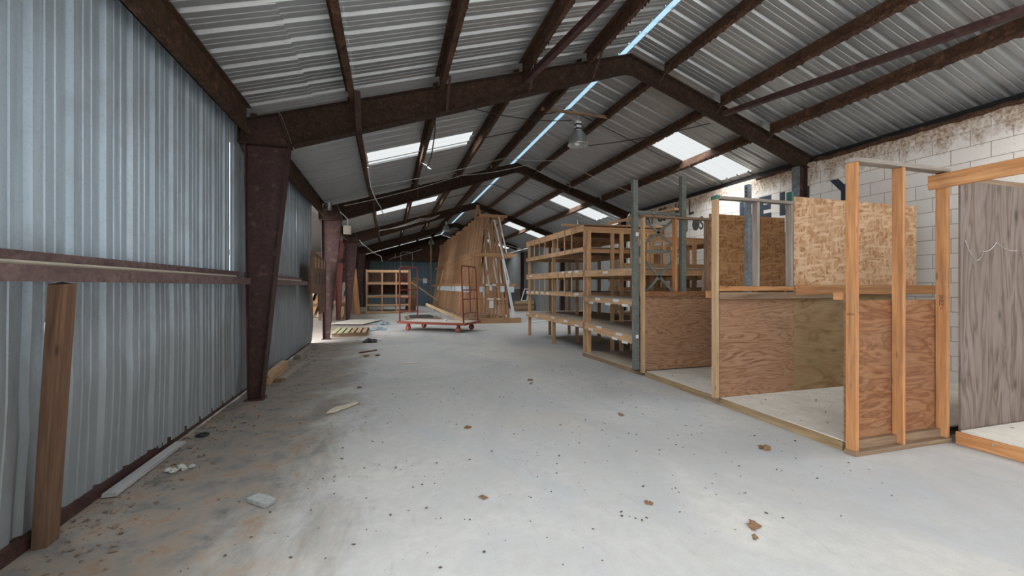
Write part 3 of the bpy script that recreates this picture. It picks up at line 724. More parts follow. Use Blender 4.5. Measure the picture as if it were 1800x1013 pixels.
# ------------------------------------------------------------------ long timber shelves
XS = 4.05
def sub(name, mb, mat, par, **k):
    return part(name, mb, mat, par, **k)
def labels(p, rows, x=XS - .002):
    bs = [c for c in p.children if c.name.startswith('beam')]
    for (y, z) in rows:
        def gap(c):
            ys = [v.co.y + p.location.y for v in c.data.vertices]; zs = [v.co.z + p.location.z for v in c.data.vertices]; xx = min(v.co.x for v in c.data.vertices)
            return (0 if min(ys) <= y <= max(ys) else 9) + abs(z - sum(zs) / 8) + xx * 5
        b = min(bs, key=gap) if bs else p
        sub('price_label', X(x - .002, x, y - .10, y + .10, z - .024, z + .024, 'y'), 'label', b)
PT = .04
def shelf(label, y0, y1, xs, decks, posts_y, ztop, beams, mat='shelfwood'):
    t = thing('timber_shelf', label, 'shelf', (xs[0], y0, 0), group='long timber shelves')
    for yy in posts_y:
        for xx in xs: part('post', X(xx + .002, xx + .088, yy - PT / 2, yy + PT / 2, .0 if y0 > 8.25 else .082, ztop), 'shelfwood', t)
    return t
s1 = shelf('long slatted timber shelf unit facing the aisle beyond the rack posts', 8.3, 12.2, (XS + .04, 4.75, 5.4, 6.1), 0, (8.33, 10.15, 12.1), 2.70, 0)
for (z0, z1) in ((2.70, 2.84), (2.255, 2.35), (1.71, 1.85), (1.265, 1.35), (.585, .72)):
    for a, b in ((8.30, 10.15), (10.155, 12.18)):
        part('beam', X(XS, XS + .038, a, b, z0, z1), 'shelfwood', s1)
    part('beam', X(6.14, 6.178, 8.3, 12.18, z0, z1), 'shelfwood', s1)
    for yy in (8.36, 10.19, 12.05): part('cross_bearer', X(XS + .04, 6.14, yy, yy + .035, z0 - .01, z1 - .02), 'shelfwood', s1)
    part('deck', X(XS + .04 if z1 < 2.8 else XS, 6.14, 8.3, 12.18, z1 + .001, z1 + .014, 'x'), 'deck' if z1 < 2.8 else 'ply', s1)
for yy in (8.83, 9.24, 9.67, 10.55, 10.98, 11.4, 11.8):
    part('slat', X(XS - .022, XS - .001, yy - .018, yy + .018, 2.29, 2.82), 'shelfwood', s1)
    part('slat', X(XS - .022, XS - .001, yy - .018, yy + .018, 1.29, 1.72 if yy > 10 else 1.83), 'shelfwood', s1)
labels(s1, [(11.75, 1.80), (9.35, 1.835), (8.95, 1.83), (8.6, 1.83), (12.05, 1.33), (11.6, 1.32), (11.2, 1.32), (10.8, 1.32), (10.4, 1.32), (8.6, 1.32), (12.0, .68), (11.2, .66), (10.0, .69), (9.2, .67), (8.6, .62)])
s2 = shelf('near timber shelf unit with sloping decks just behind the rack posts', 6.25, 8.2, (XS + .04, 4.88, 5.15, 5.55), 0, (8.16,), 2.69, 0)
for xx in (4.13, 4.9, 5.5, 6.2): part('post', X(xx, xx + .085, 6.32, 6.36, .082, 1.80), 'shelfwood', s2)
for (za, zb, h) in ((1.775, 1.755, .115), (1.215, 1.20, .09), (.66, .575, .13)):
    part('beam', B((XS + .02, 8.19, za - h / 2 + .05), (XS + .02, 6.3, zb - h / 2 + .05), h, .04), 'shelfwood', s2)
    dk = MB(); dk.board((5.35, 8.19, za + .06), (5.35, 6.3, zb + .06), .014, 2.6, (0, 0, 1)); part('deck', dk, 'deck', s2)
    for yy, f in ((8.1, 0), (6.42, 1)): part('cross_bearer', X(XS + .04, 6.6, yy, yy + .035, (za, zb)[f] - .06, (za, zb)[f] + .05), 'shelfwood', s2)
labels(s2, [(7.3, 1.77), (7.6, 1.245), (6.9, 1.235), (7.9, 1.16), (7.2, 1.16), (6.6, 1.16), (7.55, .68), (6.8, .62), (7.9, .60), (6.6, .50), (6.95, .525)], XS - .001)
s3 = thing('timber_shelf', 'rear timber shelf unit against the lettered block wall', 'shelf', (6.4, 6.3, 0), group='long timber shelves')
for xx in (6.75, 7.5): 
    for yy in (6.4, 7.3, 8.3, 9.4, 10.6, 11.8): part('post', X(xx, xx + .085, yy, yy + .04, 0 if yy > 8.2 or xx > 6.9 else .09, 2.55), 'shelfwood', s3)
for z0, z1 in ((2.45, 2.54), (1.66, 1.78), (1.36, 1.46), (.6, .7)):
    part('beam', X(6.71, 6.748, 6.35, 11.9, z0, z1), 'shelfwood', s3); part('beam', X(7.59, 7.63, 6.35, 11.9, z0, z1), 'shelfwood', s3)
    part('deck', X(6.71, 7.63, 6.35, 11.9, z1 + .001, z1 + .013, 'y'), 'deck', s3)
for xx, yy in ((5.0, 7.2), (5.55, 7.2), (6.1, 7.3)): part('post', X(xx, xx + .085, yy, yy + .04, .76, 2.5), 'shelfwood', s2)
for xx, yy in ((6.55, 8.6), (6.55, 9.8), (6.55, 11.2)): part('post', X(xx, xx + .085, yy, yy + .04, 0, 2.5), 'shelfwood', s3)
part('top_rail', X(4.9, 6.5, 7.245, 7.285, 2.40, 2.5), 'shelfwood', s2); part('middle_rail', X(4.4, 6.5, 7.15, 7.19, 1.83, 1.95), 'pale', s2)
part('rear_rail', X(6.64, 6.68, 8.5, 11.3, 2.36, 2.46), 'shelfwood', s3)
cyl = MB().lathe([(0, 0), (.2, 0), (.2, .75), (0, .75)], (7.1, 6.48, 1.995), 20, 'y'); single('paper_roll', cyl, 'label', 'white roll lying on the rear shelf behind the far bin frame', 'roll', smooth=False)
single('loose_board', B((3.75, 8.75, 2.878), (6.1, 8.32, 2.878), .045, .09), 'shelfwood', 'loose board sticking out over the aisle end of the shelf top', 'board', 'loose boards on the shelves', bev=BV)
single('loose_board', B((4.45, 8.85, 2.875), (5.75, 9.3, 2.875), .04, .09), 'pale', 'pale loose board lying flat on the shelf top beside the crosswise board', 'board', 'loose boards on the shelves', bev=BV)
single('loose_board', B((4.68, 6.0, 2.812), (4.62, 8.2, 2.875), .04, .09), 'shelfwood', 'short orange board end resting on top of the rack upright strut', 'board', 'loose boards on the shelves', bev=BV)
single('loose_board', B((3.8, 8.08, 1.292), (4.9, 7.4, 1.288), .02, .13), 'greywood', 'grey board end jutting from the shelf over the aisle corner', 'board', 'loose boards on the shelves')

# ------------------------------------------------------------------ tall A-frame lumber rack
RY, NF, DY = 16.5, 24, .62
rk = thing('lumber_rack', 'tall A-frame timber rack for upright mouldings in the middle of the hall', 'rack', (4.0, RY, 0))
def cp(o, dx=0, dy=0, dz=0):
    c = o.copy(); COL.objects.link(c); c.parent = o.parent; c.location = o.location + V3((dx, dy, dz)); return c
random.seed(11)
fp0 = []
fp0.append(part('leg', B((3.13, RY + .03, .2), (3.66, RY + .03, 4.36), .10, .04, (1, 0, 0)), 'rackwood', rk))
fp0.append(part('leg', B((4.73, RY + .03, .2), (4.30, RY + .03, 4.36), .11, .04, (1, 0, 0)), 'rackwood', rk))
fp0.append(part('arm', X(3.52, 4.67, RY - .03, RY + .008, 4.29, 4.41), 'armwood', rk))
fp0.append(part('arm', X(3.256, 5.03, RY - .03, RY + .008, 2.71, 2.85), 'armwood', rk))
fp0.append(part('arm', X(2.98, 5.03, RY - .03, RY + .008, 1.49, 1.60), 'armwood', rk))
tag0 = part('price_tag', X(2.985, 3.085, RY - .038, RY - .032, 1.27, 1.50, 'z'), 'bluelabel', rk)
for k in range(1, NF):
    for j, o in enumerate(fp0):
        if j == 2 and k % 3 == 2: continue
        c = cp(o, random.uniform(-.03, .03) if j > 1 else 0, k * DY, 0 if j < 2 else random.uniform(-.01, .01)); 
    if k < 18: cp(tag0, random.uniform(-.02, .02), k * DY, random.uniform(-.01, .01))
# the front frame: lattice of slats and an extra rail
part('arm', X(3.43, 4.66, RY - .03, RY + .008, .94, 1.03), 'armwood', rk)
for xa, za, xb, zb in ((3.47, .2, 3.6, 1.5), (3.75, .2, 3.78, 1.5), (4.02, .2, 3.97, 1.5), (4.3, .2, 4.18, 1.5), (4.52, .2, 4.4, 1.5), (3.36, 1.6, 3.85, 4.3), (3.62, 1.6, 3.72, 4.3), (3.75, 1.6, 4.02, 2.73), (4.1, 1.6, 3.98, 4.3), (4.37, 1.6, 4.13, 4.3), (3.48, 1.6, 3.98, 4.3)):
    part('slat', B((xa, RY + .085, za), (xb, RY + .085, zb), .062, .03, (1, 0, 0)), 'rackwood', rk)
for k in range(1, 5):
    for xa, xb in ((3.5, 3.85), (4.35, 4.1)): part('slat', B((xa, RY + k * DY * 1.5, .2), (xb, RY + k * DY * 1.5, 4.28), .09, .04, (1, 0, 0)), 'rackwood', rk)
for xx, z, h, w in ((3.56, 1.27, .22, .14), (3.95, 1.33, .2, .1), (4.44, 1.27, .23, .17), (4.84, 1.25, .24, .19), (3.83, 1.52, .07, .16), (4.1, 1.52, .07, .16), (3.98, .62, .3, .17), (3.95, .96, .06, .26), (4.28, .96, .05, .14)):
    part('price_tag', X(xx - w / 2, xx + w / 2, RY - .08, RY - .073, z, z + h, 'x'), 'bluelabel' if z > 1.2 else 'label', rk)
part('apex_board', B((3.60, 17.9, 4.3), (3.72, 17.9, 5.05), .09, .04, (1, 0, 0)), 'rackwood', rk); part('apex_board', B((3.88, 17.9, 4.3), (3.75, 17.9, 5.05), .08, .04, (1, 0, 0)), 'rackwood', rk)
part('base_sill', X(3.05, 3.2, RY - .1, RY + NF * DY, .002, .195), 'oldwood', rk); part('base_sill', X(4.68, 4.8, RY + .3, RY + NF * DY, .002, .195), 'oldwood', rk)
part('base_floor', X(3.2, 4.68, RY + .05, RY + NF * DY, .12, .17, 'y'), 'oldwood', rk)
part('base_sill', X(3.45, 5.24, RY - .1, RY + .04, .002, .20), 'rackwood', rk)
for i, (xa, za, xb, zb, dy) in enumerate(((4.98, .21, 4.66, 1.75, -.055), (4.90, .21, 4.45, 2.6, -.085), (4.75, 1.62, 4.1, 4.2, -.055), (4.62, 2.87, 4.3, 4.33, -.055), (4.3, 1.63, 3.92, 3.9, .3), (4.5, 1.63, 4.25, 2.68, .3), (3.98, 1.6, 3.68, 3.95, .35), (3.85, .2, 3.7, 2.6, .4))):
    lab = ['white moulding standing outermost at the right foot of the tall rack', 'white moulding leaning beside the outermost one at the right foot of the rack', 'long white moulding slanting across the upper front of the rack',
           'white moulding standing highest at the top right of the rack front', 'white moulding behind the middle slats of the rack front', 'short pale moulding behind the right slats above the tag rail', 'pale moulding behind the left slats of the rack front', 'grey moulding standing low in the rack behind the front tags'][i]
    single('moulding', B((xa, RY + dy, za), (xb, RY + dy, zb), .055, .02, (1, 0, 0)), 'white', lab, 'moulding', 'mouldings stored in the tall rack')
single('moulding', B((2.70, 26.0, .04), (2.92, 23.3, 2.35), .07, .05, (1, 0, 0)), 'pale', 'long white moulding leaning against the aisle side of the tall rack', 'moulding', 'mouldings stored in the tall rack')
for q in range(3): single('loose_board', B((3.45 + .05 * q, RY + .2 + .1 * q, .212 + .045 * q), (4.3 - .1 * q, RY + .5, .212 + .045 * q), .04, .12), 'pale', ['lowest', 'middle', 'topmost'][q] + ' pale offcut in the small stack on the rack base', 'board', 'offcuts on the rack base')
single('pole', X(2.80, 2.9, 29.6, 29.7, 0, 4.75), 'oldwood', 'tall brown wooden pole at the far left end of the rack', 'pole')
for q, (xx, yy) in enumerate(((5.95, 21.4), (5.12, 21.4))):
    single('rack_post', X(xx, xx + .09, yy, yy + .08, 0, 2.45), 'pink', ['faded red steel post right of the tall rack', 'faded red steel post seen through the tall rack slats'][q], 'post')

# ------------------------------------------------------------------ red platform cart
def rp(cx, cy, a):
    return lambda u, v, z: (cx + u * math.cos(a) - v * math.sin(a), cy + u * math.sin(a) + v * math.cos(a), z)
CA = -.63
ct = thing('platform_cart', 'long red steel platform cart with tall tube end frames in the aisle', 'cart', (1.66, 14.42, 0), CA)
Lh, Wh = 1.28, .62
part('platform', X(-Lh + .03, Lh - .03, -Wh + .03, Wh - .03, .295, .315, 'x'), 'deckpale', ct, local=True)
fm = MB()
for v in (-Wh, Wh - .04): fm.box(-Lh, Lh, v, v + .04, .245, .322)
for u in (-Lh, Lh - .04): fm.box(u, u + .04, -Wh + .04, Wh - .04, .245, .322)
part('deck_frame', fm, 'redpaint', ct, local=True)
for i, (u, v) in enumerate(((-.9, -.5), (.98, -.5), (-.9, .5), (.98, .5))):
    fk = part('caster_fork', MB().box(u - .03, u + .05, v - .05, v - .042, .09, .235).box(u - .03, u + .05, v + .042, v + .05, .09, .235).box(u - .06, u + .06, v - .06, v + .06, .235, .245), 'redpaint', ct, local=True)
    part('wheel', MB().lathe([(0, -.025), (.07, -.03), (.095, -.022), (.1, 0), (.095, .022), (.07, .03), (0, .025)], (u, v, .1), 20, 'y'), 'rubber', fk, local=True, smooth=True)
    part('hub', MB().lathe([(0, -.055), (.018, -.055), (.018, .055), (0, .055)], (u, v, .1), 10, 'y'), 'galv', fk, local=True)
def endframe(u, lean):
    def q(v, z): return (u + lean * (z - .32) / 1.85, v, z)
    pts = [q(-.55, .32), q(-.55, 1.3), q(-.55, 2.05), q(-.53, 2.12), q(-.47, 2.16), q(0, 2.16), q(.47, 2.16), q(.53, 2.12), q(.55, 2.05), q(.55, 1.3), q(.55, .32)]
    fr = part('end_frame', T(pts, .026, 8), 'redpaint', ct, local=True, smooth=True)
    part('middle_upright', T([q(0, .62), q(0, 2.15)], .022, 8), 'redpaint', fr, local=True)
    for z in (.62, 1.08, 1.38): part('cross_bar', T([q(-.545, z), q(.545, z)], .019, 8), 'redpaint', fr, local=True)
endframe(-1.2, 0.0); endframe(1.2, -.09)
cpt = rp(1.66, 14.42, CA)
single('steel_rail', B(cpt(.98, -.1, .36), (1.41, 16.6, .80), .1, .035), 'pale', 'pale perforated rail leaning up from the cart platform toward the back', 'rail')
for q in range(7): pass
for q in range(3): single('flat_sheet', X(.75 + .1 * q, 2.3 - .15 * q, 19.2 + .15 * q, 21.2, .001 + .031 * q, .03 + .031 * q, 'x'), ['oldwood', 'greywood', 'black'][q], ['lowest', 'middle', 'topmost'][q] + ' of the dark flat sheets lying behind the red cart', 'sheet', 'flat sheets behind the cart')
single('scrap_bit', MB().blob(cpt(.25, 0, .35), .06, .5, 7, 2), 'white', 'small white scrap lying on the red cart platform', 'scrap')
single('pole', B((1.24, 24.0, 1.72), (2.75, 24.6, .66), .07, .05), 'pale', 'long thin pole slanting down from the far pine rack to the floor', 'pole')

# ------------------------------------------------------------------ far pine bin rack
pr_ = thing('pine_rack', 'open pine bin rack near the far left end of the hall', 'rack', (0, 24.14, 0))
for yy in (24.14, 25.0, 25.9):
    for xx in (-1.19, -.38, .38, 1.10): part('post', X(xx, xx + .075, yy, yy + .1, 0, 2.42), 'shelfwood' if yy < 24.5 else 'oldwood', pr_)
    for z, h in ((2.28, .12), (1.6, .1), (.88, .1), (.42, .08), (.02, .1)): part('beam', X(-1.115, 1.10, yy - .035 if yy < 24.2 else yy + .1, yy if yy < 24.2 else yy + .135, z, z + h), 'shelfwood' if yy < 24.5 else 'oldwood', pr_)
for z in (1.69, .975, .495, .11): part('deck', X(-1.1, 1.09, 24.1 + .05, 25.99, z + .012, z + .025, 'x'), 'deck', pr_)
part('back_panel', X(-1.15, 1.15, 26.05, 26.07, 1.05, 2.35, 'x'), 'darkwall', pr_)
part('red_strip', X(-.7, .6, 24.09, 24.1, .93, .95), 'redpaint', pr_, label='red strip on the middle beam')
for q in range(5): single('offcut', B((-1.0 + q * .33, 24.25 + .1 * (q % 2), 1.76), (-.65 + q * .33, 24.8, 1.76), .025, .08), 'pale', ['leftmost pale offcut on the second shelf of the pine rack', 'second pale offcut from the left on the pine rack shelf', 'middle pale offcut on the second shelf of the pine rack', 'fourth pale offcut along the pine rack shelf', 'rightmost pale offcut on the pine rack shelf'][q], 'offcut', 'offcuts in the pine rack')
for q in range(6): single('sheet_offcut', B((.9, 26.4 + q * .06, 1.88 + q * .035), (2.6 - .2 * q, 26.6 - q * .1, 1.86 + q * .03), .012, .12 - .01 * q), 'pale', ['lowest', 'second', 'third', 'fourth', 'fifth', 'topmost'][q] + ' pale strip jutting out right of the pine rack', 'strip', 'pale strips jutting from the pine rack')
single('support_crate', X(1.0, 1.6, 26.2, 26.9, 0, 1.865), 'oldwood', 'dark crate standing behind the right end of the pine rack', 'crate')
for i, (xa, xb, zt, m, lab) in enumerate(((-1.55, -1.78, 2.42, 'lumber', 'tall orange board leaning beside the pine rack'), (-1.7, -2.05, 3.0, 'oldwood', 'taller dark board leaning behind the orange one'), (-2.3, -2.55, 1.8, 'greywood', 'wide grey board leaning by the third column'))):
    single('leaning_board', B((xa, 23.4 + .3 * i, .02), (xb, 23.9 + .3 * i, zt), .25, .04, (1, 0, 0)), m, lab, 'board', 'boards leaning left of the pine rack')
for i in range(7):
    lab = ['pale plank leaning leftmost behind the bench', 'white plank second in the leaning row behind the bench', 'orange plank in the leaning row behind the bench', 'wide tan plank in the leaning row behind the bench', 'reddish plank in the leaning row behind the bench', 'grey plank near the right of the leaning row behind the bench', 'pale plank leaning rightmost behind the bench'][i]
    single('leaning_board', B((-4.2 + .33 * i, 21.7, .02), (-3.75 + .33 * i, 22.7, 1.85 - .08 * (i % 3)), .2, .04, (1, 0, 0)), ['pale', 'white', 'lumber', 'pale', 'redold', 'greywood', 'pale'][i], lab, 'board', 'planks leaning behind the bench')
bn = thing('work_bench', 'low timber work bench under the lean-to behind the columns', 'bench', (-2.6, 20, 0))
part('bench_top', X(-3.6, -1.75, 19.9, 21.3, .74, .82, 'x'), 'pale', bn); part('apron', X(-3.55, -1.8, 19.92, 19.96, .6, .738), 'oldwood', bn)
for xx, yy in ((-2.95, 19.97), (-1.9, 19.97), (-2.95, 21.1), (-1.9, 21.1)): part('leg', X(xx, xx + .1, yy, yy + .1, 0, .738), 'oldwood', bn)
part('brace', B((-1.95, 20.0, .08), (-1.7, 21.0, .7), .1, .05), 'oldwood', bn)
rc_ = MB(); plate(rc_, [(-2.17, .02), (-2.02, .02), (-1.86, 3.5), (-2.3, 3.5)], 19.62); strip(rc_, (-2.17, .02), (-2.3, 3.5), 19.62, .16); strip(rc_, (-2.02, .02), (-1.86, 3.5), 19.62, .16)
single('steel_column', rc_, 'redold', 'red oxide tapered steel column between the second and third brown columns', 'column')
for i in range(4):
    single('leanto_beam', X(-5.6, -1.95, 15.2 + 4.2 * i, 15.3 + 4.2 * i, 2.5, 2.66), 'primer', ['nearest', 'second', 'third', 'farthest'][i] + ' dark beam under the lean-to roof beyond the metal wall', 'beam', 'lean-to roof beams')

# ------------------------------------------------------------------ along the left wall
single('leaning_post', MB().board((-1.915, 3.10, .0), (-1.73, 2.925, 1.515), .105, .07, (0, 1, 0)), 'postwood', 'brown timber post propped under the girt against the metal wall', 'post', bev=BV)
pn = thing('wall_panel', 'rust brown board with slot cut-outs hung at the end of the metal wall', 'panel', (-1.68, 11.8, .8))
w = MB(); w.prism([(10.3, 1.33), (11.4, 1.33), (11.4, .98), (11.5, .98), (11.5, .8), (12.66, .8), (12.66, 2.21), (10.4, 2.33)], 'x', -1.70, -1.675); part('board', w, 'plyold', pn)
for yy, z0, z1 in ((10.95, 1.55, 1.78), (11.5, 1.55, 1.85), (11.9, 1.55, 1.85), (12.35, 1.55, 1.85)): part('slot', X(-1.674, -1.670, yy, yy + .09, z0, z1), 'ink', pn)
for yy in (10.8, 11.3, 11.8, 12.3): part('batten', X(-1.674, -1.665, yy, yy + .14, 1.95, 2.2), 'pale', pn)
single('plank', B((-1.895, 3.64, .022), (-1.885, 4.68, .022), .026, .085), 'palegrey', 'grey painted plank strip lying along the foot of the metal wall', 'plank')
single('timber_offcut', B((-1.78, 7.1, .075), (-1.82, 8.5, .075), .14, .12), 'pale', 'thick pale timber offcut lying behind the first column', 'timber', bev=BV)
single('timber_offcut', B((-1.63, 7.4, .02), (-1.58, 8.7, .02), .035, .12), 'greywood', 'thin grey board lying beside the thick pale offcut', 'timber')
single('timber_offcut', B((-1.78, 9.45, .05), (-1.80, 11.0, .05), .09, .1), 'greywood', 'grey timber lying farther along the metal wall', 'timber')
single('wood_block', X(-1.70, -1.6, 7.28, 7.38, .001, .06), 'oldwood', 'small dark wood block at the near end of the thin grey board', 'block')
single('broken_block', MB().prism([(-.945, 3.30), (-.80, 3.17), (-.745, 3.23), (-.80, 3.30), (-.885, 3.36)], 'z', .001, .035), 'block', 'chipped grey slab lying on the open floor near the left front', 'slab', bev=.006)
single('rubber_ring', MB().tube([(-1.79 + .045 * math.cos(a * PI / 8), 4.9 + .05 * math.sin(a * PI / 8), .012) for a in range(17)], .011, 8), 'black', 'black rubber ring lying by the plank strip', 'ring', smooth=True)
for i, (x, y) in enumerate(((-1.71, 4.03), (-1.66, 4.0), (-1.60, 4.02), (-1.64, 4.07), (-1.56, 4.06))):
    single('stone', MB().blob((x, y, .014), .026 + .006 * (i % 2), .7, 8, i), 'rubble', ['leftmost', 'second', 'middle', 'fourth', 'rightmost'][i] + ' pale pebble in the little cluster by the plank strip', 'stone', 'pebbles by the plank strip')
cb = MB(); poly = [(-.70, 5.30), (-.60, 5.33), (-.55, 5.42), (-.50, 5.45), (-.36, 5.66), (-.40, 5.72), (-.52, 5.60), (-.62, 5.56), (-.68, 5.42)]; cb.prism(poly, 'z', .008, .018)
single('torn_cardboard', cb, 'paper', 'torn piece of cardboard lying on the floor left of centre', 'cardboard')
pb = MB().prism([(.16, 8.34), (.45, 8.30), (.58, 8.38), (.50, 8.46), (.3, 8.42)], 'z', .003, .008); single('paper_scrap', pb, 'paper', 'flat pale paper scrap on the floor in front of the red cart', 'paper')
single('scrap_strip', B((-.62, 9.93, .016), (-.27, 10.2, .016), .025, .045), 'redold', 'reddish wood strip lying on the floor left of the aisle', 'strip')
for i, x in enumerate((-.46, -.23)): single('wood_chunk', MB().blob((x, 9.45, .022), .055, .4, 7, 20 + i), 'oldwood', ['left of two brown wood chunks in front of the reddish strip', 'right of two brown wood chunks in front of the reddish strip'][i], 'chunk')
single('paper_scrap', X(-.28, -.17, 12.2, 12.3, .001, .02), 'white', 'bright white scrap on the floor beyond the reddish strip', 'paper')
def rag(name, c, r, mat, lab, seed, h=.1):
    rr = random.Random(seed); mb = MB(); n = 9; vs = []
    for i in range(n):
        for j in range(n):
            u, v = (i / (n - 1) - .5) * 2, (j / (n - 1) - .5) * 2; d = max(0, 1 - (u * u + v * v) * .7)
            vs.append((c[0] + u * r * (.8 + .3 * rr.random()), c[1] + v * r * 1.2 * (.8 + .3 * rr.random()), .003 + h * d * rr.random()))
    mb.add(vs, [(i * n + j, (i + 1) * n + j, (i + 1) * n + j + 1, i * n + j + 1) for i in range(n - 1) for j in range(n - 1)]); single(name, mb, mat, lab, 'plastic sheet')
rag('crumpled_plastic', (-.22, 17.2), .26, 'cloth', 'crumpled dark plastic at the corner of the flat board beyond the pallet', 1, .16)
rag('crumpled_plastic', (-.36, 15.3), .3, 'cloth', 'pale blue plastic crumpled right of the pallet', 2, .1)
rag('crumpled_plastic', (-.48, 11.9), .2, 'black', 'small black plastic scrap on the floor in front of the pallet', 3, .12)
pa = thing('pallet', 'mossy wooden pallet lying by the second column', 'pallet', (-1.2, 14.2, 0))
for yy in (13.3, 14.05, 14.9): part('stringer', X(-1.6, -.62, yy, yy + .05, .0, .1), 'oldwood', pa)
for q in range(6): part('deck_board', X(-1.62 + .17 * q, -1.62 + .17 * q + .11, 13.25, 14.98, .101, .12), 'moss' if q < 3 else 'oldwood', pa)
single('flat_board', MB().board((-1.85, 18.4, .06), (-.6, 18.0, .05), 2.2, .02, (0, 1, 0)), 'deckpale', 'large flat board lying raised on the floor between the second and third columns', 'board')
for q, yy in enumerate((17.3, 18.8)): single('batten', X(-1.7, -.7, yy, yy + .06, .001, .042), 'oldwood', ['near batten under the large flat board', 'far batten under the large flat board'][q], 'batten')
# far right odds and ends
wd = thing('window_sash', 'small white window sash leaning at the far right wall', 'window sash', (8.2, 24.5, 0))
for a, b in (((7.95, .62), (8.25, 1.35)), ((8.3, .62), (8.6 - .02, 1.35))): part('stile', B((a[0] - .2, 24.3, a[1]), (b[0] - .2, 24.5, b[1]), .06, .03, (1, 0, 0)), 'white', wd)
for f in (0, 1): part('rail', B((7.76 + .3 * f, 24.3 + .2 * f, .63 + .7 * f), (8.1 + .3 * f, 24.3 + .2 * f, .63 + .7 * f), .06, .03), 'white', wd)
for q in range(4): single('plank_stack_board', X(7.3, 8.5, 24.0, 24.6 - .1 * q, .001 + .15 * q, .148 + .15 * q - (.0)), ['oldwood', 'rackwood', 'oldwood', 'pale'][q], ['lowest', 'second', 'third', 'topmost'][q] + ' timber in the stack under the white window sash', 'timber', 'timbers under the window sash')
single('wall_shelf', X(7.6, 8.55, 26.1, 31, 1.35, 1.43, 'y'), 'deck', 'long pale ledge along the far right metal wall', 'shelf')
for q in range(2): single('white_board', B((5.6, 16.3 + .25 * q, .02), (7.4, 17.2 + .25 * q, .02), .035, .12), 'white', ['front', 'rear'][q] + ' white board lying on the floor seen under the long shelves', 'board')

# ------------------------------------------------------------------ litter
random.seed(21)
def flake(mb, x, y, r, z=.002):
    a = random.uniform(0, 6.28); n = random.randint(4, 6); h = random.uniform(.2, .6) * r; asp = random.uniform(.35, .9)
    vs = []
    for k in range(n):
        t = a + 2 * PI * k / n; q = r * random.uniform(.6, 1.2); u, v = q * math.cos(t), q * asp * math.sin(t)
        vs.append((x + u * math.cos(a) - v * math.sin(a), y + u * math.sin(a) + v * math.cos(a), z + random.uniform(0, h)))
    vs.append((x, y, z + h * 1.3)); mb.add(vs, [(k, (k + 1) % n, n) for k in range(n)])
cr = MB()
for i in range(1500):
    y = random.uniform(2.0, 16) if random.random() < .7 else random.uniform(2, 7); x = random.uniform(-1.2, 3.8)
    flake(cr, x, y, random.choice((.004, .005, .007, .009, .014)))
single('floor_litter', cr, 'crumb', 'tiny dark crumbs scattered over the open concrete floor', 'litter', kind='stuff', org=(0, 0, 0))
cr = MB()
for i in range(1500):
    y = random.uniform(2.6, 12); x = -1.93 + abs(random.gauss(0, .28)); 
    if not (6.1 < y < 6.5 and x < -1.5): flake(cr, x, y, random.choice((.004, .006, .009, .014, .024)))
single('wall_litter', cr, 'dirt', 'reddish soil and splinters gathered along the foot of the metal wall', 'litter', kind='stuff', org=(0, 0, 0))
cr = MB()
for i in range(130): flake(cr, random.uniform(4.1, 6.5), random.uniform(2.88, 4.22), random.choice((.006, .009, .014)), .0935)
single('platform_litter', cr, 'crumb', 'dark crumbs scattered over the platform floor of the nearest bin', 'litter', kind='stuff', org=(0, 0, 0)); cr = MB()
for i in range(90): flake(cr, random.uniform(4.15, 6.5), random.uniform(4.46, 5.95), random.choice((.006, .009, .014)), .0935)
single('platform_litter', cr, 'crumb', 'dark crumbs scattered over the platform floor of the second bin', 'litter', kind='stuff', org=(0, 0, 0)); cr = MB()
for i in range(150): flake(cr, random.uniform(5.25, 7), random.uniform(1, 2.5), random.choice((.008, .012, .018)), .1415)
single('platform_litter', cr, 'crumb', 'dark crumbs scattered over the platform floor at the right edge', 'litter', kind='stuff', org=(0, 0, 0))
lv = [(2.16, 6.3, .055, 'curled brown leaf on the floor left of the rack posts'), (2.1, 6.08, .035, 'dark twisted leaf just in front of the curled brown one'), (2.6, 4.3, .05, 'brown leaf lying alone in mid floor left of the bins'),
      (.8, 4.39, .05, 'reddish crushed leaf in the middle of the floor'), (3.32, 3.03, .07, 'ragged brown leaf clump near the corner post'), (2.18, 2.08, .05, 'brown leaf clump at the front edge right of centre'),
      (1.72, 2.5, .035, 'orange leaf on the near floor right of centre'), (-.41, 6.56, .04, 'dark leaf beyond the torn cardboard'), (-.38, 5.68, .035, 'leaf touching the right tip of the torn cardboard'), (2.09, 1.98, .03, 'small dark leaf beside the front clump'), (.65, 2.9, .035, 'small leaf on the near floor left of centre')]
for i, (x, y, r, lab) in enumerate(lv):
    mb = MB()
    for q in range(6): flake(mb, x + random.uniform(-.6, .6) * r, y + random.uniform(-.6, .6) * r, r * random.uniform(.5, .8))
    single('dry_leaf', mb, 'leaf', lab, 'leaf', 'dry leaves on the floor')

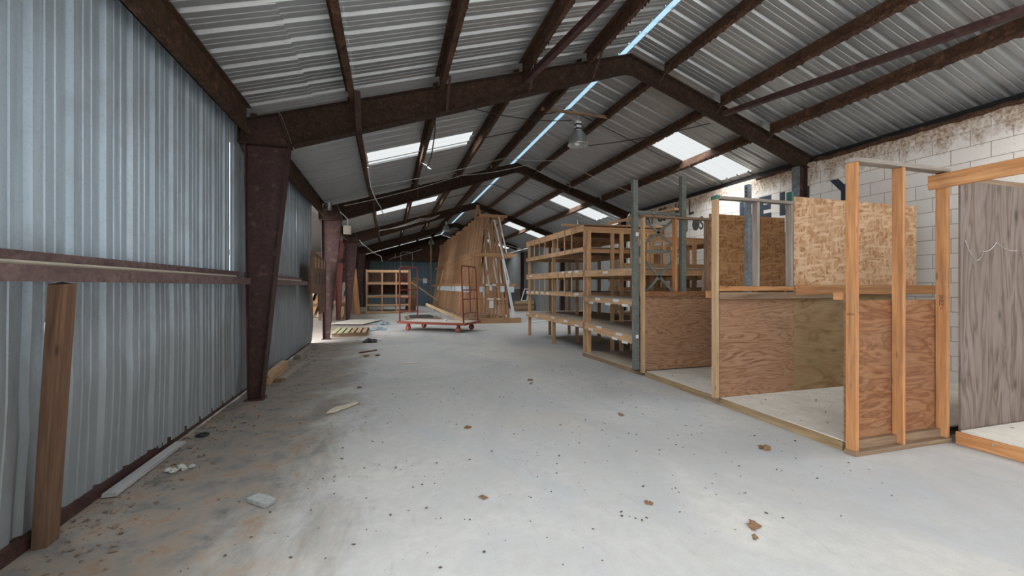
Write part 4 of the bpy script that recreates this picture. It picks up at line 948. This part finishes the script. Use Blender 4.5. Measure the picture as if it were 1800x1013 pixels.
# ------------------------------------------------------------------ sky, camera, view
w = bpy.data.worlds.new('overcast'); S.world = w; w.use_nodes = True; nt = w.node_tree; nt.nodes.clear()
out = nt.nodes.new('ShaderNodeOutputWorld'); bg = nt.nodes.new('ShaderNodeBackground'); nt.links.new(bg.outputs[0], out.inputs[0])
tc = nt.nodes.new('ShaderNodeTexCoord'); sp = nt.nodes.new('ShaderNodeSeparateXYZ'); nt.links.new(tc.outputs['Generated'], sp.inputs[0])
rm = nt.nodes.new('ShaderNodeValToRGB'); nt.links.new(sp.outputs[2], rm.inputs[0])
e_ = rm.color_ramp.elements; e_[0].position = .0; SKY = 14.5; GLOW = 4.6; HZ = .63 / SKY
e_[0].color = (HZ * .9, HZ * .92, HZ * .95, 1)
e_[1].position = 1.0; e_[1].color = (.93, .98, 1, 1)
x_ = e_.new(.03); x_.color = (HZ * .98, HZ, HZ, 1)
x_ = e_.new(.39); x_.color = (HZ * 1.05, HZ * 1.07, HZ * 1.07, 1)
x_ = e_.new(.55); x_.color = (.75, .79, .81, 1)
# added sky glow, low at left behind the camera, to brighten left-facing sides
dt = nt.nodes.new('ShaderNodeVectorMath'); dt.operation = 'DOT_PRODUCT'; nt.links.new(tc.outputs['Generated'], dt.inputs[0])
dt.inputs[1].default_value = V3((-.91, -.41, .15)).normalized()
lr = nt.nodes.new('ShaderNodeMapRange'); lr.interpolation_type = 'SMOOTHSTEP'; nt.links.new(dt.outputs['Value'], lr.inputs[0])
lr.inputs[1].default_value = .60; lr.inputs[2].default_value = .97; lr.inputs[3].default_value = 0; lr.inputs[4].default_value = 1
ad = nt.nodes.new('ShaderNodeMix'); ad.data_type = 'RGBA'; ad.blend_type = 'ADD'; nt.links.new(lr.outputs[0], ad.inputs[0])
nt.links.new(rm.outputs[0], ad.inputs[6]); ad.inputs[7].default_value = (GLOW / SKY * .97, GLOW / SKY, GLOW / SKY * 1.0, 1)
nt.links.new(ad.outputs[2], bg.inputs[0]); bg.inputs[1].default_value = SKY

cam = bpy.data.cameras.new('camera'); co = bpy.data.objects.new('camera', cam); COL.objects.link(co)
co.location = (0, 0, 1.5); co.rotation_euler = (PI / 2, 0, -math.atan(217 / 735.))
cam.sensor_width = 36; cam.lens = 735 / 1800 * 36; cam.shift_y = -3 / 1800; cam.clip_start = .05; cam.clip_end = 200
S.camera = co
S.view_settings.view_transform = 'Standard'; S.view_settings.look = 'None'; S.view_settings.gamma = 1; S.view_settings.use_curve_mapping = False
S.view_settings.exposure = 0.30
try: S.cycles.use_denoising = True
except Exception: pass
S.cycles.max_bounces = 10; S.cycles.diffuse_bounces = 6; S.cycles.transparent_max_bounces = 12
